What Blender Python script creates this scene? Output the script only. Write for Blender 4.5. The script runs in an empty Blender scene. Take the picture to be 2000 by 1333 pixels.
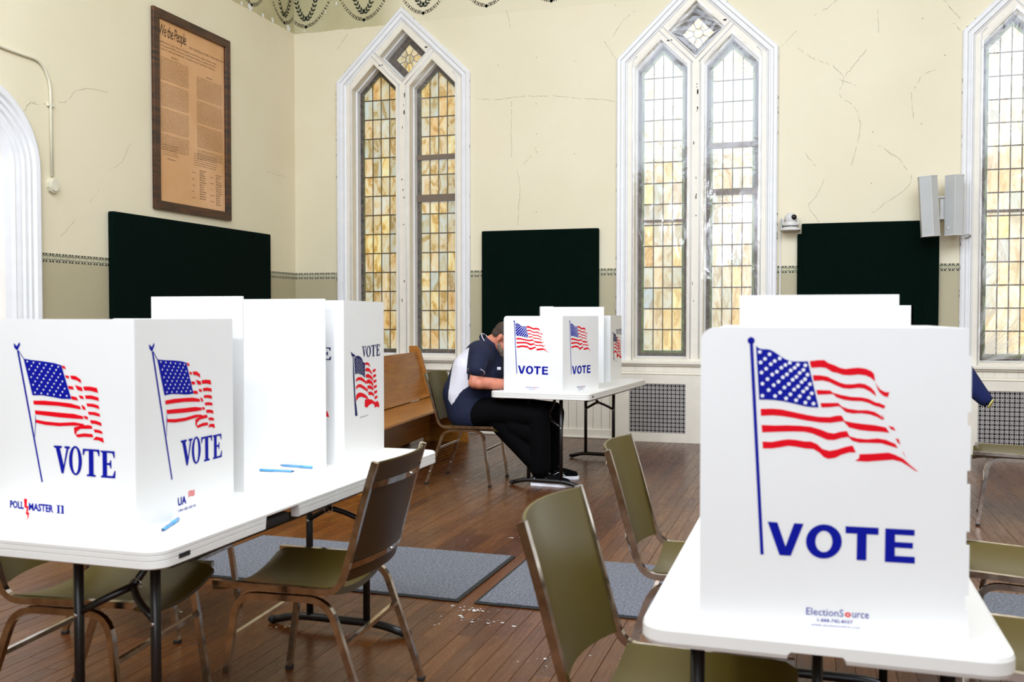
import bpy, bmesh, math, random
from mathutils import Vector, Matrix
from mathutils.geometry import tessellate_polygon
sc = bpy.context.scene
COL = sc.collection
random.seed(7)
PI = math.pi
# ---------------------------------------------------------------- camera
YAW, PITCH, ROLL, FPX = -3.05850966e-01, -2.72704190e-02, 2.03390711e-04, 1851.26
cam_d = bpy.data.cameras.new('camera'); cam = bpy.data.objects.new('camera', cam_d); COL.objects.link(cam)
cy_, sy_, cp_, sp_ = math.cos(YAW), math.sin(YAW), math.cos(PITCH), math.sin(PITCH)
fw = Vector((sy_*cp_, cy_*cp_, sp_)); rt = Vector((cy_, -sy_, 0)); up = rt.cross(fw)
r2 = rt*math.cos(ROLL)+up*math.sin(ROLL); u2 = -rt*math.sin(ROLL)+up*math.cos(ROLL)
m = Matrix((r2, u2, -fw)).transposed().to_4x4(); m.translation = (0, 0, 1.32)
cam.matrix_world = m
cam_d.lens = FPX*36/2000; cam_d.sensor_width = 36; cam_d.clip_start = .05
cam_d.dof.use_dof = True; cam_d.dof.focus_distance = 7.6; cam_d.dof.aperture_fstop = 6.3
sc.camera = cam
# ---------------------------------------------------------------- world, lights, exposure
w = bpy.data.worlds.new('daylight'); sc.world = w; w.use_nodes = True
w.node_tree.nodes['Background'].inputs[0].default_value = (.85, .92, 1, 1)
w.node_tree.nodes['Background'].inputs[1].default_value = 1.0
def light(name, kind, loc, energy, target, color=(1, 1, 1), **kw):
    d = bpy.data.lights.new(name, kind); d.energy = energy; d.color = color
    for k, v in kw.items(): setattr(d, k, v)
    o = bpy.data.objects.new(name, d); COL.objects.link(o); o.location = loc
    o.rotation_euler = (Vector(target)-Vector(loc)).to_track_quat('-Z', 'Y').to_euler()
    return o
light('ceiling_bounce', 'AREA', (-.7, 3.0, 6.1), 1030, (-1.3, 8.2, 1.2), (.76, .85, 1), shape='RECTANGLE', size=8.5, size_y=5)
light('ceiling_glow', 'AREA', (-1.1, 1.0, 6.3), 245, (-1.3, 1.6, 0), (.76, .85, 1), shape='RECTANGLE', size=8.5, size_y=9)
light('rear_fill', 'AREA', (.7, -4.2, 3.0), 290, (-.8, 9, 1.6), (.76, .85, 1), shape='RECTANGLE', size=6, size_y=3.6)  # unseen fill light added behind the camera to brighten surfaces facing it
light('strobe', 'AREA', (-1.60, -.35, 3.17), 62, (-1.0, 9.9, 2.0), (.85, .92, 1), shape='DISK', size=.30)
sc.view_settings.view_transform = 'Standard'; sc.view_settings.look = 'None'
sc.view_settings.gamma = 1; sc.view_settings.use_curve_mapping = False
sc.view_settings.exposure = -0.08
sc.cycles.max_bounces = 8; sc.cycles.diffuse_bounces = 3; sc.cycles.transparent_max_bounces = 12
sc.cycles.sample_clamp_indirect = 4
sc.cycles.caustics_reflective = False; sc.cycles.caustics_refractive = False
# ---------------------------------------------------------------- materials
def lin(c): return tuple(((x/255)/12.92 if x/255 <= .04045 else ((x/255+.055)/1.055)**2.4) for x in c)+(1,)
class NT:
    def __init__(s, name):
        s.m = bpy.data.materials.new(name); s.m.use_nodes = True; s.t = s.m.node_tree
        s.b = s.t.nodes['Principled BSDF']; s.out = s.t.nodes['Material Output']
    def n(s, typ, **kw):
        x = s.t.nodes.new(typ)
        for k, v in kw.items():
            if k.startswith('i_'): x.inputs[k[2:].replace('_', ' ')].default_value = v
            elif k.startswith('n'): x.inputs[int(k[1:])].default_value = v
            else: setattr(x, k, v)
        return x
    def l(s, a, b): s.t.links.new(a, b)
    def ramp(s, fac, stops):
        r = s.n('ShaderNodeValToRGB'); e = r.color_ramp.elements
        while len(e) > 1: e.remove(e[0])
        e[0].position = stops[0][0]; e[0].color = stops[0][1]
        for p, c in stops[1:]:
            q = e.new(p); q.color = c
        s.l(fac, r.inputs[0]); return r.outputs[0]
    def mix(s, fac, a, b, mode='MIX'):
        x = s.n('ShaderNodeMix', data_type='RGBA', blend_type=mode)
        for v, i in ((fac, 0), (a, 6), (b, 7)):
            if hasattr(v, 'links'): s.l(v, x.inputs[i])
            else: x.inputs[i].default_value = v
        return x.outputs[2]
    def math(s, op, a, b=None, clamp=False):
        x = s.n('ShaderNodeMath', operation=op, use_clamp=clamp)
        for v, i in ((a, 0), (b, 1)):
            if v is None: continue
            if hasattr(v, 'links'): s.l(v, x.inputs[i])
            else: x.inputs[i].default_value = v
        return x.outputs[0]
    def noise(s, scale, detail=3, vec=None, dist=0, rough=.5):
        x = s.n('ShaderNodeTexNoise'); x.inputs['Scale'].default_value = scale; x.inputs['Detail'].default_value = detail
        x.inputs['Distortion'].default_value = dist; x.inputs['Roughness'].default_value = rough
        if vec is not None: s.l(vec, x.inputs['Vector'])
        return x.outputs['Fac']
    def pos(s): return s.n('ShaderNodeNewGeometry').outputs['Position']
    def obj(s): return s.n('ShaderNodeTexCoord').outputs['Object']
    def scale(s, vec, sc3, loc=(0, 0, 0), rot=(0, 0, 0)):
        x = s.n('ShaderNodeMapping'); x.inputs['Scale'].default_value = sc3; x.inputs['Location'].default_value = loc; x.inputs['Rotation'].default_value = rot
        s.l(vec, x.inputs['Vector']); return x.outputs[0]
    def bump(s, h, st=.2, d=.01):
        x = s.n('ShaderNodeBump'); x.inputs['Strength'].default_value = st; x.inputs['Distance'].default_value = d
        s.l(h, x.inputs['Height']); s.l(x.outputs[0], s.b.inputs['Normal'])
    def col(s, c):
        if hasattr(c, 'links'): s.l(c, s.b.inputs['Base Color'])
        else: s.b.inputs['Base Color'].default_value = c
    def set(s, **kw):
        for k, v in kw.items(): s.b.inputs[k.replace('_', ' ')].default_value = v
        return s
def simple(name, rgb, rough=.5, metal=0, var=.06, nscale=8, bump=0, bscale=60, **kw):
    k = NT(name); c = lin(rgb); f = k.noise(nscale, 4, k.obj())
    k.col(k.ramp(f, [(.3, tuple(x*(1-var) for x in c[:3])+(1,)), (.7, tuple(min(1, x*(1+var)) for x in c[:3])+(1,))]))
    k.set(Roughness=rough, Metallic=metal, **kw)
    if bump: k.bump(k.noise(bscale, 4, k.obj()), bump, .003)
    return k.m
M = {}
def wallpaint(name, left):
    k = NT(name); p = k.pos(); sx = k.n('ShaderNodeSeparateXYZ'); k.l(p, sx.inputs[0]); z = sx.outputs[2]; x = sx.outputs[0]; y = sx.outputs[1]
    n1 = k.noise(.7, 5, p); n2 = k.noise(14, 6, p)
    up_ = k.ramp(n1, [(.3, lin((233, 221, 188))), (.55, lin((239, 227, 196))), (.75, lin((236, 221, 187)))])
    up_ = k.mix(k.math('MULTIPLY', n2, .12), up_, lin((214, 202, 166)))
    lo = k.ramp(k.noise(1.3, 5, p), [(.3, lin((182, 172, 138))), (.7, lin((192, 180, 146)))])
    isup = k.math('GREATER_THAN', z, 1.748)
    c = k.mix(isup, lo, up_)
    # old unpainted frieze above
    fr = k.ramp(k.noise(2.2, 6, p), [(.3, lin((188, 178, 134))), (.7, lin((206, 196, 156)))])
    edge = k.math('ADD', z, k.math('MULTIPLY', k.math('SUBTRACT', k.noise(9, 3, p), .5), .03))
    if left: msk = k.math('GREATER_THAN', edge, 4.625)
    else:
        msk = k.math('MULTIPLY', k.math('GREATER_THAN', k.math('ADD', edge, k.math('MULTIPLY', x, .0)), 4.62), k.ramp(x, [(0, (1,)*4), (1, (1,)*4)]))
        fade = k.n('ShaderNodeMapRange'); k.l(x, fade.inputs[0]); fade.inputs[1].default_value = -4.75; fade.inputs[2].default_value = -4.45; fade.inputs[3].default_value = 1; fade.inputs[4].default_value = .12
        msk = k.math('MULTIPLY', msk, fade.outputs[0])
    c = k.mix(msk, c, fr)
    k.col(c); k.set(Roughness=.55); k.bump(n2, .15, .004)
    return k.m
M['wall_back'] = wallpaint('back_wall_paint', False)
M['wall_left'] = wallpaint('left_wall_paint', True)
M['plain_wall'] = simple('plain_wall_paint', (228, 216, 184), .6)
M['ceiling'] = simple('ceiling_paint', (240, 236, 226), .7)
def wood_floor():
    k = NT('floor_wood'); a = k.n('ShaderNodeAttribute', attribute_name='tone'); t = a.outputs['Fac']
    p = k.pos(); v = k.scale(p, (28, 2.2, 1)); off = k.n('ShaderNodeVectorMath', operation='ADD'); k.l(v, off.inputs[0])
    cmb = k.n('ShaderNodeCombineXYZ'); k.l(k.math('MULTIPLY', t, 37.), cmb.inputs[2]); k.l(cmb.outputs[0], off.inputs[1])
    g = k.noise(2.2, 7, off.outputs[0], .8, .6)
    base = k.ramp(t, [(0, lin((74, 34, 6))), (.35, lin((88, 43, 10))), (.65, lin((98, 52, 15))), (1, lin((108, 61, 21)))])
    c = k.mix(k.math('MULTIPLY', k.ramp(g, [(.35, (0, 0, 0, 1)), (.7, (1, 1, 1, 1))]), .6), base, lin((50, 22, 7)))
    wear = k.ramp(k.noise(1.1, 6, p), [(.42, (0, 0, 0, 1)), (.68, (1, 1, 1, 1))])
    c = k.mix(k.math('MULTIPLY', wear, .3), c, lin((128, 86, 44)))
    k.col(c); k.l(k.math('ADD', k.math('MULTIPLY', g, .22), .17), k.b.inputs['Roughness']); k.bump(g, .12, .002)
    k.b.inputs['Specular IOR Level'].default_value = .28
    return k.m
M['floor'] = wood_floor()
M['floor_gap'] = simple('floor_gap', (26, 14, 9), .8)
M['trim'] = simple('white_trim_paint', (240, 238, 236), .35, var=.03, bump=.06, bscale=12)
M['cream'] = simple('cream_trim_paint', (243, 234, 216), .4, var=.03, bump=.06, bscale=12)
M['chip'] = simple('exposed_wood_chip', (62, 50, 44), .8)
M['flake'] = simple('bare_plaster', (240, 238, 232), .8)
M['crack'] = simple('plaster_crack', (120, 98, 70), .9)
M['stone'] = simple('weathered_sash', (92, 80, 70), .7, var=.6, nscale=22)
M['sashbar'] = simple('sash_bar', (112, 92, 72), .5)
M['came'] = simple('lead_came', (92, 76, 48), .5)
M['stencil'] = simple('stencil_dark', (40, 44, 26), .7)
M['stencil_red'] = simple('stencil_brown', (150, 116, 92), .7)
M['stencil_bg'] = simple('stencil_ground', (196, 190, 158), .7)
def pane_mat(name, br, warm):
    k = NT(name); r = k.n('ShaderNodeObjectInfo').outputs['Random']
    p = k.pos(); cm = k.n('ShaderNodeCombineXYZ'); k.l(k.math('MULTIPLY', r, 50), cm.inputs[1])
    ad = k.n('ShaderNodeVectorMath', operation='ADD'); k.l(k.scale(p, (7, 7, 3.2)), ad.inputs[0]); k.l(cm.outputs[0], ad.inputs[1])
    f = k.noise(1.1, 5, ad.outputs[0], 1.6, .55)
    tint = k.ramp(r, [(0, lin((212, 206, 174))), (.22, lin((232, 224, 198))), (.42, lin((196, 204, 194))), (.6, lin((228, 214, 184))), (.76, lin((240, 232, 180))), (.9, lin((226, 200, 150))), (1, lin((190, 202, 204)))])
    sw = k.ramp(f, [(.38, (1, 1, 1, 1)), (.52, lin((252, 232, 196))), (.62, lin((214, 172, 100))), (.72, lin((250, 236, 206)))])
    c = k.mix(.25+.75*warm, tint, sw, 'MULTIPLY')
    k.col(c); k.set(Roughness=.25, Specular_IOR_Level=.5)
    k.l(c, k.b.inputs['Emission Color']); k.b.inputs['Emission Strength'].default_value = br
    return k.m
M['pane1'] = pane_mat('stained_glass_dim', .30, 1)
M['pane2'] = pane_mat('stained_glass_lit', .52, .55)
M['pane3'] = pane_mat('stained_glass_bright', .85, .35)
M['green_glass'] = simple('green_border_glass', (110, 120, 60), .3, var=.5, nscale=15)
def film_mat(name, haze, tr):
    k = NT(name); t = k.n('ShaderNodeBsdfTransparent'); g = k.n('ShaderNodeBsdfGlossy'); g.inputs['Roughness'].default_value = .07
    d = k.n('ShaderNodeBsdfDiffuse'); d.inputs[0].default_value = (1, 1, 1, 1)
    a = k.n('ShaderNodeMixShader'); b = k.n('ShaderNodeMixShader')
    lw = k.n('ShaderNodeLayerWeight'); lw.inputs[0].default_value = .3
    p = k.obj(); nz = k.noise(6, 8, k.scale(p, (1, 1, .5)), 2.5)
    bp = k.n('ShaderNodeBump'); bp.inputs['Strength'].default_value = .25; bp.inputs['Distance'].default_value = .02
    k.l(nz, bp.inputs['Height']); k.l(bp.outputs[0], g.inputs['Normal'])
    k.l(k.math('ADD', k.math('MULTIPLY', lw.outputs['Facing'], .10), tr, True), a.inputs[0])
    k.l(t.outputs[0], a.inputs[1]); k.l(g.outputs[0], a.inputs[2])
    b.inputs[0].default_value = haze; k.l(a.outputs[0], b.inputs[1]); k.l(d.outputs[0], b.inputs[2])
    k.l(b.outputs[0], k.out.inputs[0]); return k.m
M['film'] = film_mat('clear_plastic_film', .02, .025)
M['film2'] = film_mat('hazy_plastic_film', .045, .075)
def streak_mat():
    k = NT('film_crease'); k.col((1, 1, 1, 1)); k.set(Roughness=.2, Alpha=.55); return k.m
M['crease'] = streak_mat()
M['green'] = simple('dark_green_fabric', (2, 17, 11), .95, var=.15, nscale=40, bump=.1, bscale=400, Specular_IOR_Level=.08)
def carpet():
    k = NT('grey_carpet'); p = k.obj(); f = k.noise(85, 5, p, 0, .75); g = k.noise(5, 4, p)
    c = k.ramp(f, [(.3, lin((50, 52, 56))), (.5, lin((106, 107, 112))), (.7, lin((158, 159, 165)))])
    c = k.mix(k.math('MULTIPLY', g, .35), c, lin((96, 98, 108))); k.col(c); k.set(Roughness=1); k.bump(f, .6, .006); return k.m
M['carpet'] = carpet()
M['rubber'] = simple('black_rubber', (28, 26, 25), .7)
M['plastic'] = simple('white_table_plastic', (238, 234, 226), .38, var=.01)
M['board'] = simple('white_corrugated_plastic', (243, 241, 237), .42, var=.008)
M['blue_ink'] = simple('blue_ink', (0, 14, 150), .6, var=.02, Specular_IOR_Level=.15)
M['navy_ink'] = simple('navy_ink', (18, 22, 84), .6, var=.02, Specular_IOR_Level=.15)
M['red_ink'] = simple('red_ink', (232, 0, 26), .6, var=.02, Specular_IOR_Level=.15)
M['white_ink'] = simple('white_ink', (250, 250, 252), .5, var=.01)
M['tubeblack'] = simple('dark_powder_coat', (24, 20, 18), .35, var=.1)
M['steel'] = simple('bright_steel', (200, 200, 200), .25, 1)
def chrome():
    k = NT('worn_chrome'); f = k.noise(30, 5, k.obj()); k.col(k.ramp(f, [(.3, lin((170, 156, 140))), (.7, lin((214, 206, 196)))])); k.set(Metallic=1)
    k.l(k.math('ADD', k.math('MULTIPLY', f, .14), .06), k.b.inputs['Roughness']); return k.m
M['chrome'] = chrome()
M['vinyl'] = simple('olive_vinyl', (84, 70, 22), .33, var=.07, nscale=5, bump=.12, bscale=350)
M['vinyl_back'] = simple('brown_back_vinyl', (60, 40, 18), .42, var=.1, nscale=6, bump=.12, bscale=350)
M['pew'] = None
def pewwood(name, c1, c2):
    k = NT(name); f = k.noise(2.0, 6, k.scale(k.obj(), (4, 1.2, 12)), 1.2); k.col(k.ramp(f, [(.3, lin(c1)), (.7, lin(c2))])); k.set(Roughness=.32); k.bump(f, .05, .002); return k.m
M['pew'] = pewwood('oak_pew', (150, 90, 24), (178, 116, 42))
M['frame'] = pewwood('burnt_wood_frame', (18, 9, 4), (96, 54, 20))
def parchment():
    k = NT('parchment'); f = k.noise(1.6, 5, k.obj()); k.col(k.ramp(f, [(.3, lin((214, 160, 104))), (.7, lin((232, 182, 134)))])); k.set(Roughness=.6); return k.m
M['parchment'] = parchment()
M['ink'] = simple('brown_ink', (78, 52, 34), .7)
M['offwhite'] = simple('offwhite_plastic', (222, 218, 212), .4, var=.02)
M['greyplastic'] = simple('grey_speaker_shell', (190, 189, 184), .5, var=.03, bump=.1, bscale=500)
M['black'] = simple('black_gloss', (8, 8, 9), .15)
M['conduit'] = simple('painted_conduit', (226, 218, 192), .45)
M['grille'] = simple('perforated_steel', (172, 165, 160), .5, .1)
M['dark'] = simple('painted_shade', (8, 7, 6), .9)
M['penblue'] = simple('pen_blue_plastic', (92, 168, 226), .2, var=.02)
M['peninkb'] = simple('pen_refill', (40, 60, 110), .3)
M['paper'] = simple('paper_white', (244, 242, 238), .6, var=.01)
M['skin'] = simple('skin', (206, 128, 100), .5, var=.12, nscale=18, Subsurface_Weight=.08)
M['navy'] = simple('navy_knit', (8, 18, 48), .85, var=.12, nscale=9, bump=.1, bscale=500)
M['shirtwhite'] = simple('white_knit', (222, 218, 224), .75, var=.02)
M['trouser'] = simple('black_cloth', (4, 4, 5), .9, var=.2, Specular_IOR_Level=.1)
M['hair'] = simple('brown_hair', (62, 44, 34), .7, var=.4, nscale=60, bump=.5, bscale=200)
M['beard'] = simple('grey_beard', (128, 112, 98), .8, var=.45, nscale=70, bump=.6, bscale=200)
M['fleece'] = simple('royal_fleece', (4, 20, 72), .95, var=.12, bump=.3, bscale=300)
M['trimlime'] = simple('lime_trim', (206, 200, 110), .7)
M['redlining'] = simple('red_lining', (120, 34, 24), .8)
# ---------------------------------------------------------------- mesh helpers
def mesh_obj(name, verts, faces, mat, parent=None, smooth=False, loc=None, mats=None, fm=None):
    me = bpy.data.meshes.new(name); me.from_pydata([tuple(v) for v in verts], [], faces)
    for mm in (mats or [mat]): me.materials.append(mm)
    if fm: me.polygons.foreach_set('material_index', fm)
    if smooth: me.polygons.foreach_set('use_smooth', [True]*len(me.polygons))
    me.update(); o = bpy.data.objects.new(name, me); COL.objects.link(o)
    if parent is not None: o.parent = parent
    if loc is not None: o.location = loc
    return o
class MB:
    def __init__(s): s.v = []; s.f = []; s.m = []; s.cm = 0
    def add(s, vs, fs):
        b = len(s.v); s.v += [tuple(v) for v in vs]; s.f += [tuple(i+b for i in f) for f in fs]; s.m += [s.cm]*len(fs); return s
    def box(s, c, d, rz=0, ry=0):
        R_ = Matrix.Rotation(rz, 3, 'Z') @ Matrix.Rotation(ry, 3, 'Y'); c = Vector(c)
        vs = [c+R_ @ Vector((x*d[0]/2, y*d[1]/2, z*d[2]/2)) for x in (-1, 1) for y in (-1, 1) for z in (-1, 1)]
        return s.add(vs, [(0, 1, 3, 2), (4, 6, 7, 5), (0, 4, 5, 1), (2, 3, 7, 6), (0, 2, 6, 4), (1, 5, 7, 3)])
    def bbox(s, a, b): return s.box([(a[i]+b[i])/2 for i in range(3)], [abs(b[i]-a[i]) for i in range(3)])
    def rbox(s, c, d, r=.005, seg=2):
        bm = bmesh.new(); bmesh.ops.create_cube(bm, size=1)
        for v in bm.verts: v.co = Vector((v.co.x*d[0], v.co.y*d[1], v.co.z*d[2]))
        bmesh.ops.bevel(bm, geom=bm.edges[:], offset=r, segments=seg, affect='EDGES', profile=.5)
        bm.verts.index_update()
        s.add([Vector(c)+v.co for v in bm.verts], [tuple(v.index for v in f.verts) for f in bm.faces]); bm.free(); return s
    def tube(s, pts, r, n=8, up=None, cap=True, sq=False):
        pts = [Vector(p) for p in pts]; N = len(pts); rs = r if isinstance(r, (list, tuple)) else [r]*N
        t0 = (pts[1]-pts[0]).normalized(); ref = Vector(up) if up else (Vector((0, 0, 1)) if abs(t0.z) < .9 else Vector((0, 1, 0)))
        nx = t0.cross(ref).normalized(); vs = []; ph = PI/n if sq else 0
        for i in range(N):
            a = (pts[i]-pts[i-1]).normalized() if i else None; b = (pts[i+1]-pts[i]).normalized() if i < N-1 else None
            t = (a+b).normalized() if a and b else (a or b)
            nx = (nx-t*nx.dot(t)).normalized(); ny = t.cross(nx)
            for k in range(n):
                q = 2*PI*k/n+ph; vs.append(pts[i]+(nx*math.cos(q)+ny*math.sin(q))*rs[i])
        fs = [(i*n+k, i*n+(k+1) % n, (i+1)*n+(k+1) % n, (i+1)*n+k) for i in range(N-1) for k in range(n)]
        if cap: fs += [tuple(reversed(range(n))), tuple(range((N-1)*n, N*n))]
        return s.add(vs, fs)
    def grid(s, fn, nu, nv):
        vs = [fn(i/nu, j/nv) for j in range(nv+1) for i in range(nu+1)]
        return s.add(vs, [(j*(nu+1)+i, j*(nu+1)+i+1, (j+1)*(nu+1)+i+1, (j+1)*(nu+1)+i) for j in range(nv) for i in range(nu)])
    def slab(s, fn, nu, nv, off):
        # two-sided grid closed at the rim; off(i,j)->offset vector
        a = [Vector(fn(i/nu, j/nv)) for j in range(nv+1) for i in range(nu+1)]
        b = [p+Vector(off(k % (nu+1)/nu, k//(nu+1)/nv)) for k, p in enumerate(a)]
        n = len(a); q = lambda i, j: j*(nu+1)+i; fs = []
        for j in range(nv):
            for i in range(nu):
                fs.append((q(i, j), q(i+1, j), q(i+1, j+1), q(i, j+1))); fs.append((n+q(i, j), n+q(i, j+1), n+q(i+1, j+1), n+q(i+1, j)))
        for i in range(nu):
            fs.append((q(i, 0), n+q(i, 0), n+q(i+1, 0), q(i+1, 0))); fs.append((q(i, nv), q(i+1, nv), n+q(i+1, nv), n+q(i, nv)))
        for j in range(nv):
            fs.append((q(0, j), q(0, j+1), n+q(0, j+1), n+q(0, j))); fs.append((q(nu, j), n+q(nu, j), n+q(nu, j+1), q(nu, j+1)))
        return s.add(a+b, fs)
    def plate(s, outer, holes, O, U, V, N, t):
        O, U, V, N = Vector(O), Vector(U), Vector(V), Vector(N)
        loops = [outer]+list(holes); flat = [p for l in loops for p in l]
        tris = tessellate_polygon([[Vector((p[0], p[1], 0)) for p in l] for l in loops])
        a = [O+U*p[0]+V*p[1] for p in flat]
        if not t: return s.add(a, [tuple(x) for x in tris])
        n = len(a); b = [p+N*t for p in a]; fs = [tuple(x) for x in tris]+[tuple(n+i for i in reversed(x)) for x in tris]; k = 0
        for l in loops:
            for i in range(len(l)):
                j = (i+1) % len(l); fs.append((k+i, k+j, n+k+j, n+k+i))
            k += len(l)
        return s.add(a+b, fs)
    def sphere(s, c, r, nu=14, nv=8, sx=(1, 1, 1)):
        c = Vector(c); vs = [c+Vector((0, 0, r*sx[2]))]
        for j in range(1, nv):
            for i in range(nu):
                th = PI*j/nv; ph = 2*PI*i/nu; vs.append(c+Vector((math.sin(th)*math.cos(ph)*r*sx[0], math.sin(th)*math.sin(ph)*r*sx[1], math.cos(th)*r*sx[2])))
        vs.append(c-Vector((0, 0, r*sx[2]))); L_ = len(vs)-1
        fs = [(0, 1+i, 1+(i+1) % nu) for i in range(nu)]
        for j in range(nv-2):
            for i in range(nu): fs.append((1+j*nu+i, 1+(j+1)*nu+i, 1+(j+1)*nu+(i+1) % nu, 1+j*nu+(i+1) % nu))
        fs += [(L_, 1+(nv-2)*nu+(i+1) % nu, 1+(nv-2)*nu+i) for i in range(nu)]
        return s.add(vs, fs)
    def build(s, name, mat, parent=None, smooth=False, mats=None, loc=None):
        return mesh_obj(name, s.v, s.f, mat, parent, smooth, loc, mats, s.m if mats else None)
def autosmooth(o, ang=.7):
    me = o.data; me.polygons.foreach_set('use_smooth', [True]*len(me.polygons))
    bm = bmesh.new(); bm.from_mesh(me)
    for e in bm.edges:
        if len(e.link_faces) == 2 and e.calc_face_angle(0) > ang: e.smooth = False
    bm.to_mesh(me); bm.free(); return o
def tag(o, label=None, cat=None, group=None, kind=None):
    if label: o['label'] = label
    if cat: o['category'] = cat
    if group: o['group'] = group
    if kind: o['kind'] = kind
    return o
def empty(name, loc=(0, 0, 0), rz=0):
    o = bpy.data.objects.new(name, None); COL.objects.link(o); o.location = loc; o.rotation_euler = (0, 0, rz); o.empty_display_size = .1; return o
def copy_tree(o, parent=None):
    c = o.copy(); COL.objects.link(c)
    if parent is not None: c.parent = parent
    for ch in list(o.children): copy_tree(ch, c)
    return c
def rounded(pts, r, seg=5):
    """fillet a planar/3-D polyline"""
    P_ = [Vector(p) for p in pts]; out = [P_[0]]
    for i in range(1, len(P_)-1):
        a, b, c = P_[i-1], P_[i], P_[i+1]; d1 = (a-b); d2 = (c-b); rr = min(r, d1.length*.48, d2.length*.48)
        p, q = b+d1.normalized()*rr, b+d2.normalized()*rr
        for k in range(seg+1):
            t = k/seg; out.append(p*(1-t)**2+b*2*t*(1-t)+q*t*t)
    out.append(P_[-1]); return out
def rrect(w_, l_, r, seg=6):
    o = []
    for cx, cy, a0 in ((w_/2-r, l_/2-r, 0), (-w_/2+r, l_/2-r, PI/2), (-w_/2+r, -l_/2+r, PI), (w_/2-r, -l_/2+r, 1.5*PI)):
        for k in range(seg+1):
            a = a0+PI/2*k/seg; o.append((cx+r*math.cos(a), cy+r*math.sin(a)))
    return o
_tc = {}
def text2d(txt, size=1, res=2, spacing=1, bold=0, width=0, align='LEFT', shear=0, line=1):
    cu = bpy.data.curves.new('text', 'FONT'); cu.body = txt; cu.size = size; cu.resolution_u = res; cu.space_character = spacing; cu.offset = bold; cu.shear = shear
    cu.align_x = align; cu.space_line = line
    if width: cu.text_boxes[0].width = width
    o = bpy.data.objects.new('text', cu); COL.objects.link(o); dg = bpy.context.evaluated_depsgraph_get(); me = bpy.data.meshes.new_from_object(o.evaluated_get(dg))
    vs = [(v.co.x, v.co.y) for v in me.vertices]; fs = [tuple(p.vertices) for p in me.polygons]
    bpy.data.objects.remove(o); bpy.data.curves.remove(cu); bpy.data.meshes.remove(me); return vs, fs
def fit_text(txt, x0, y0, wd, ht, **kw):
    vs, fs = text2d(txt, 1, **kw); xs = [v[0] for v in vs]; ys = [v[1] for v in vs]
    a, b, c, d = min(xs), max(xs), min(ys), max(ys)
    return [(x0+(x-a)/(b-a)*wd, y0+(y-c)/(d-c)*ht) for x, y in vs], fs
# ================================================================ room shell
XL, YB, XR, YF, ZC = -5.824, 9.94, 5.6, -4.5, 6.4
W = [(-4.44, 'pane1', 'film', 1), (-1.155, 'pane2', 'film2', 2), (2.165, 'pane3', 'film2', 3)]
def penta(cx, hw, z0, zs, za, d=0):
    """gothic outline of the casing, inset by d"""
    k = (za-zs)/hw; s = math.hypot(1, k); hw2 = hw-d; zs2 = zs+d*(k-s)*1.0*(-1 if 0 else 1)
    za2 = za-d*s; zs2 = za2-k*hw2
    return [(cx-hw2, z0), (cx+hw2, z0), (cx+hw2, zs2), (cx, za2), (cx-hw2, zs2)]
b = MB(); b.plate([(XL-.3, -.1), (XR+.3, -.1), (XR+.3, ZC), (XL-.3, ZC)], [penta(c[0], .78, .80, 4.015, 4.81, 0) for c in W], (0, YB, 0), (1, 0, 0), (0, 0, 1), (0, 1, 0), .3)
wall_back = tag(b.build('wall_back', M['wall_back']), kind='structure')
arch = lambda cy, r, zs, z0, n=20: [(cy-r, z0), (cy+r, z0)]+[(cy+r*math.cos(PI*i/n), zs+r*math.sin(PI*i/n)*1.0) for i in range(n+1)]
b = MB(); b.plate([(YF-.3, -.1), (YB, -.1), (YB, ZC), (YF-.3, ZC)], [arch(5.37, .6, 2.45, .8)], (XL, 0, 0), (0, 1, 0), (0, 0, 1), (-1, 0, 0), .3)
wall_left = tag(b.build('wall_left', M['wall_left']), kind='structure')
tag(MB().bbox((XR, YF-.3, -.1), (XR+.3, YB+.3, ZC)).build('wall_right', M['plain_wall']), kind='structure')
tag(MB().bbox((XL-.3, YF-.3, -.1), (XR+.3, YF, ZC)).build('wall_front', M['plain_wall']), kind='structure')
tag(MB().bbox((XL-.3, YF-.3, ZC), (XR+.3, YB+.3, ZC+.2)).build('ceiling', M['ceiling']), kind='structure')
floor = tag(MB().bbox((XL-.3, YF-.3, -.12), (XR+.3, YB+.3, -.008)).build('floor', M['floor_gap']), kind='structure')
# floor boards
def set_tone(me, tones):
    at = me.attributes.new('tone', 'FLOAT', 'FACE'); at.data.foreach_set('value', tones)
BW = .0705
cand = []
nx = int((XR-XL)/BW)+1; rnd = random.Random(3)
for i in range(nx):
    x0 = XL+i*BW; y = YF+rnd.uniform(-1.2, 0)
    while y < YB:
        L_ = rnd.choice((.45, .7, .9, 1.1, 1.4, 1.7))*rnd.uniform(.9, 1.1); y1 = min(y+L_, YB); ya = max(y, YF)
        if y1-ya > .04: cand.append((x0, ya, y1, rnd.random(), rnd.uniform(-.0008, .0006)))
        y += L_
SK = -.035
def inview(c):
    x, y = c[0], (c[1]+c[2])/2; d = x*fw.x+y*fw.y
    if d < 2.9: return False
    return abs((x*r2.x+y*r2.y)/d) < .57
vis = [c for c in cand if inview(c)]; vis.sort(key=lambda c: math.hypot(c[0], (c[1]+c[2])/2))
hidden = lambda c: False
single = set(id(c) for c in vis[:300])
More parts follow.
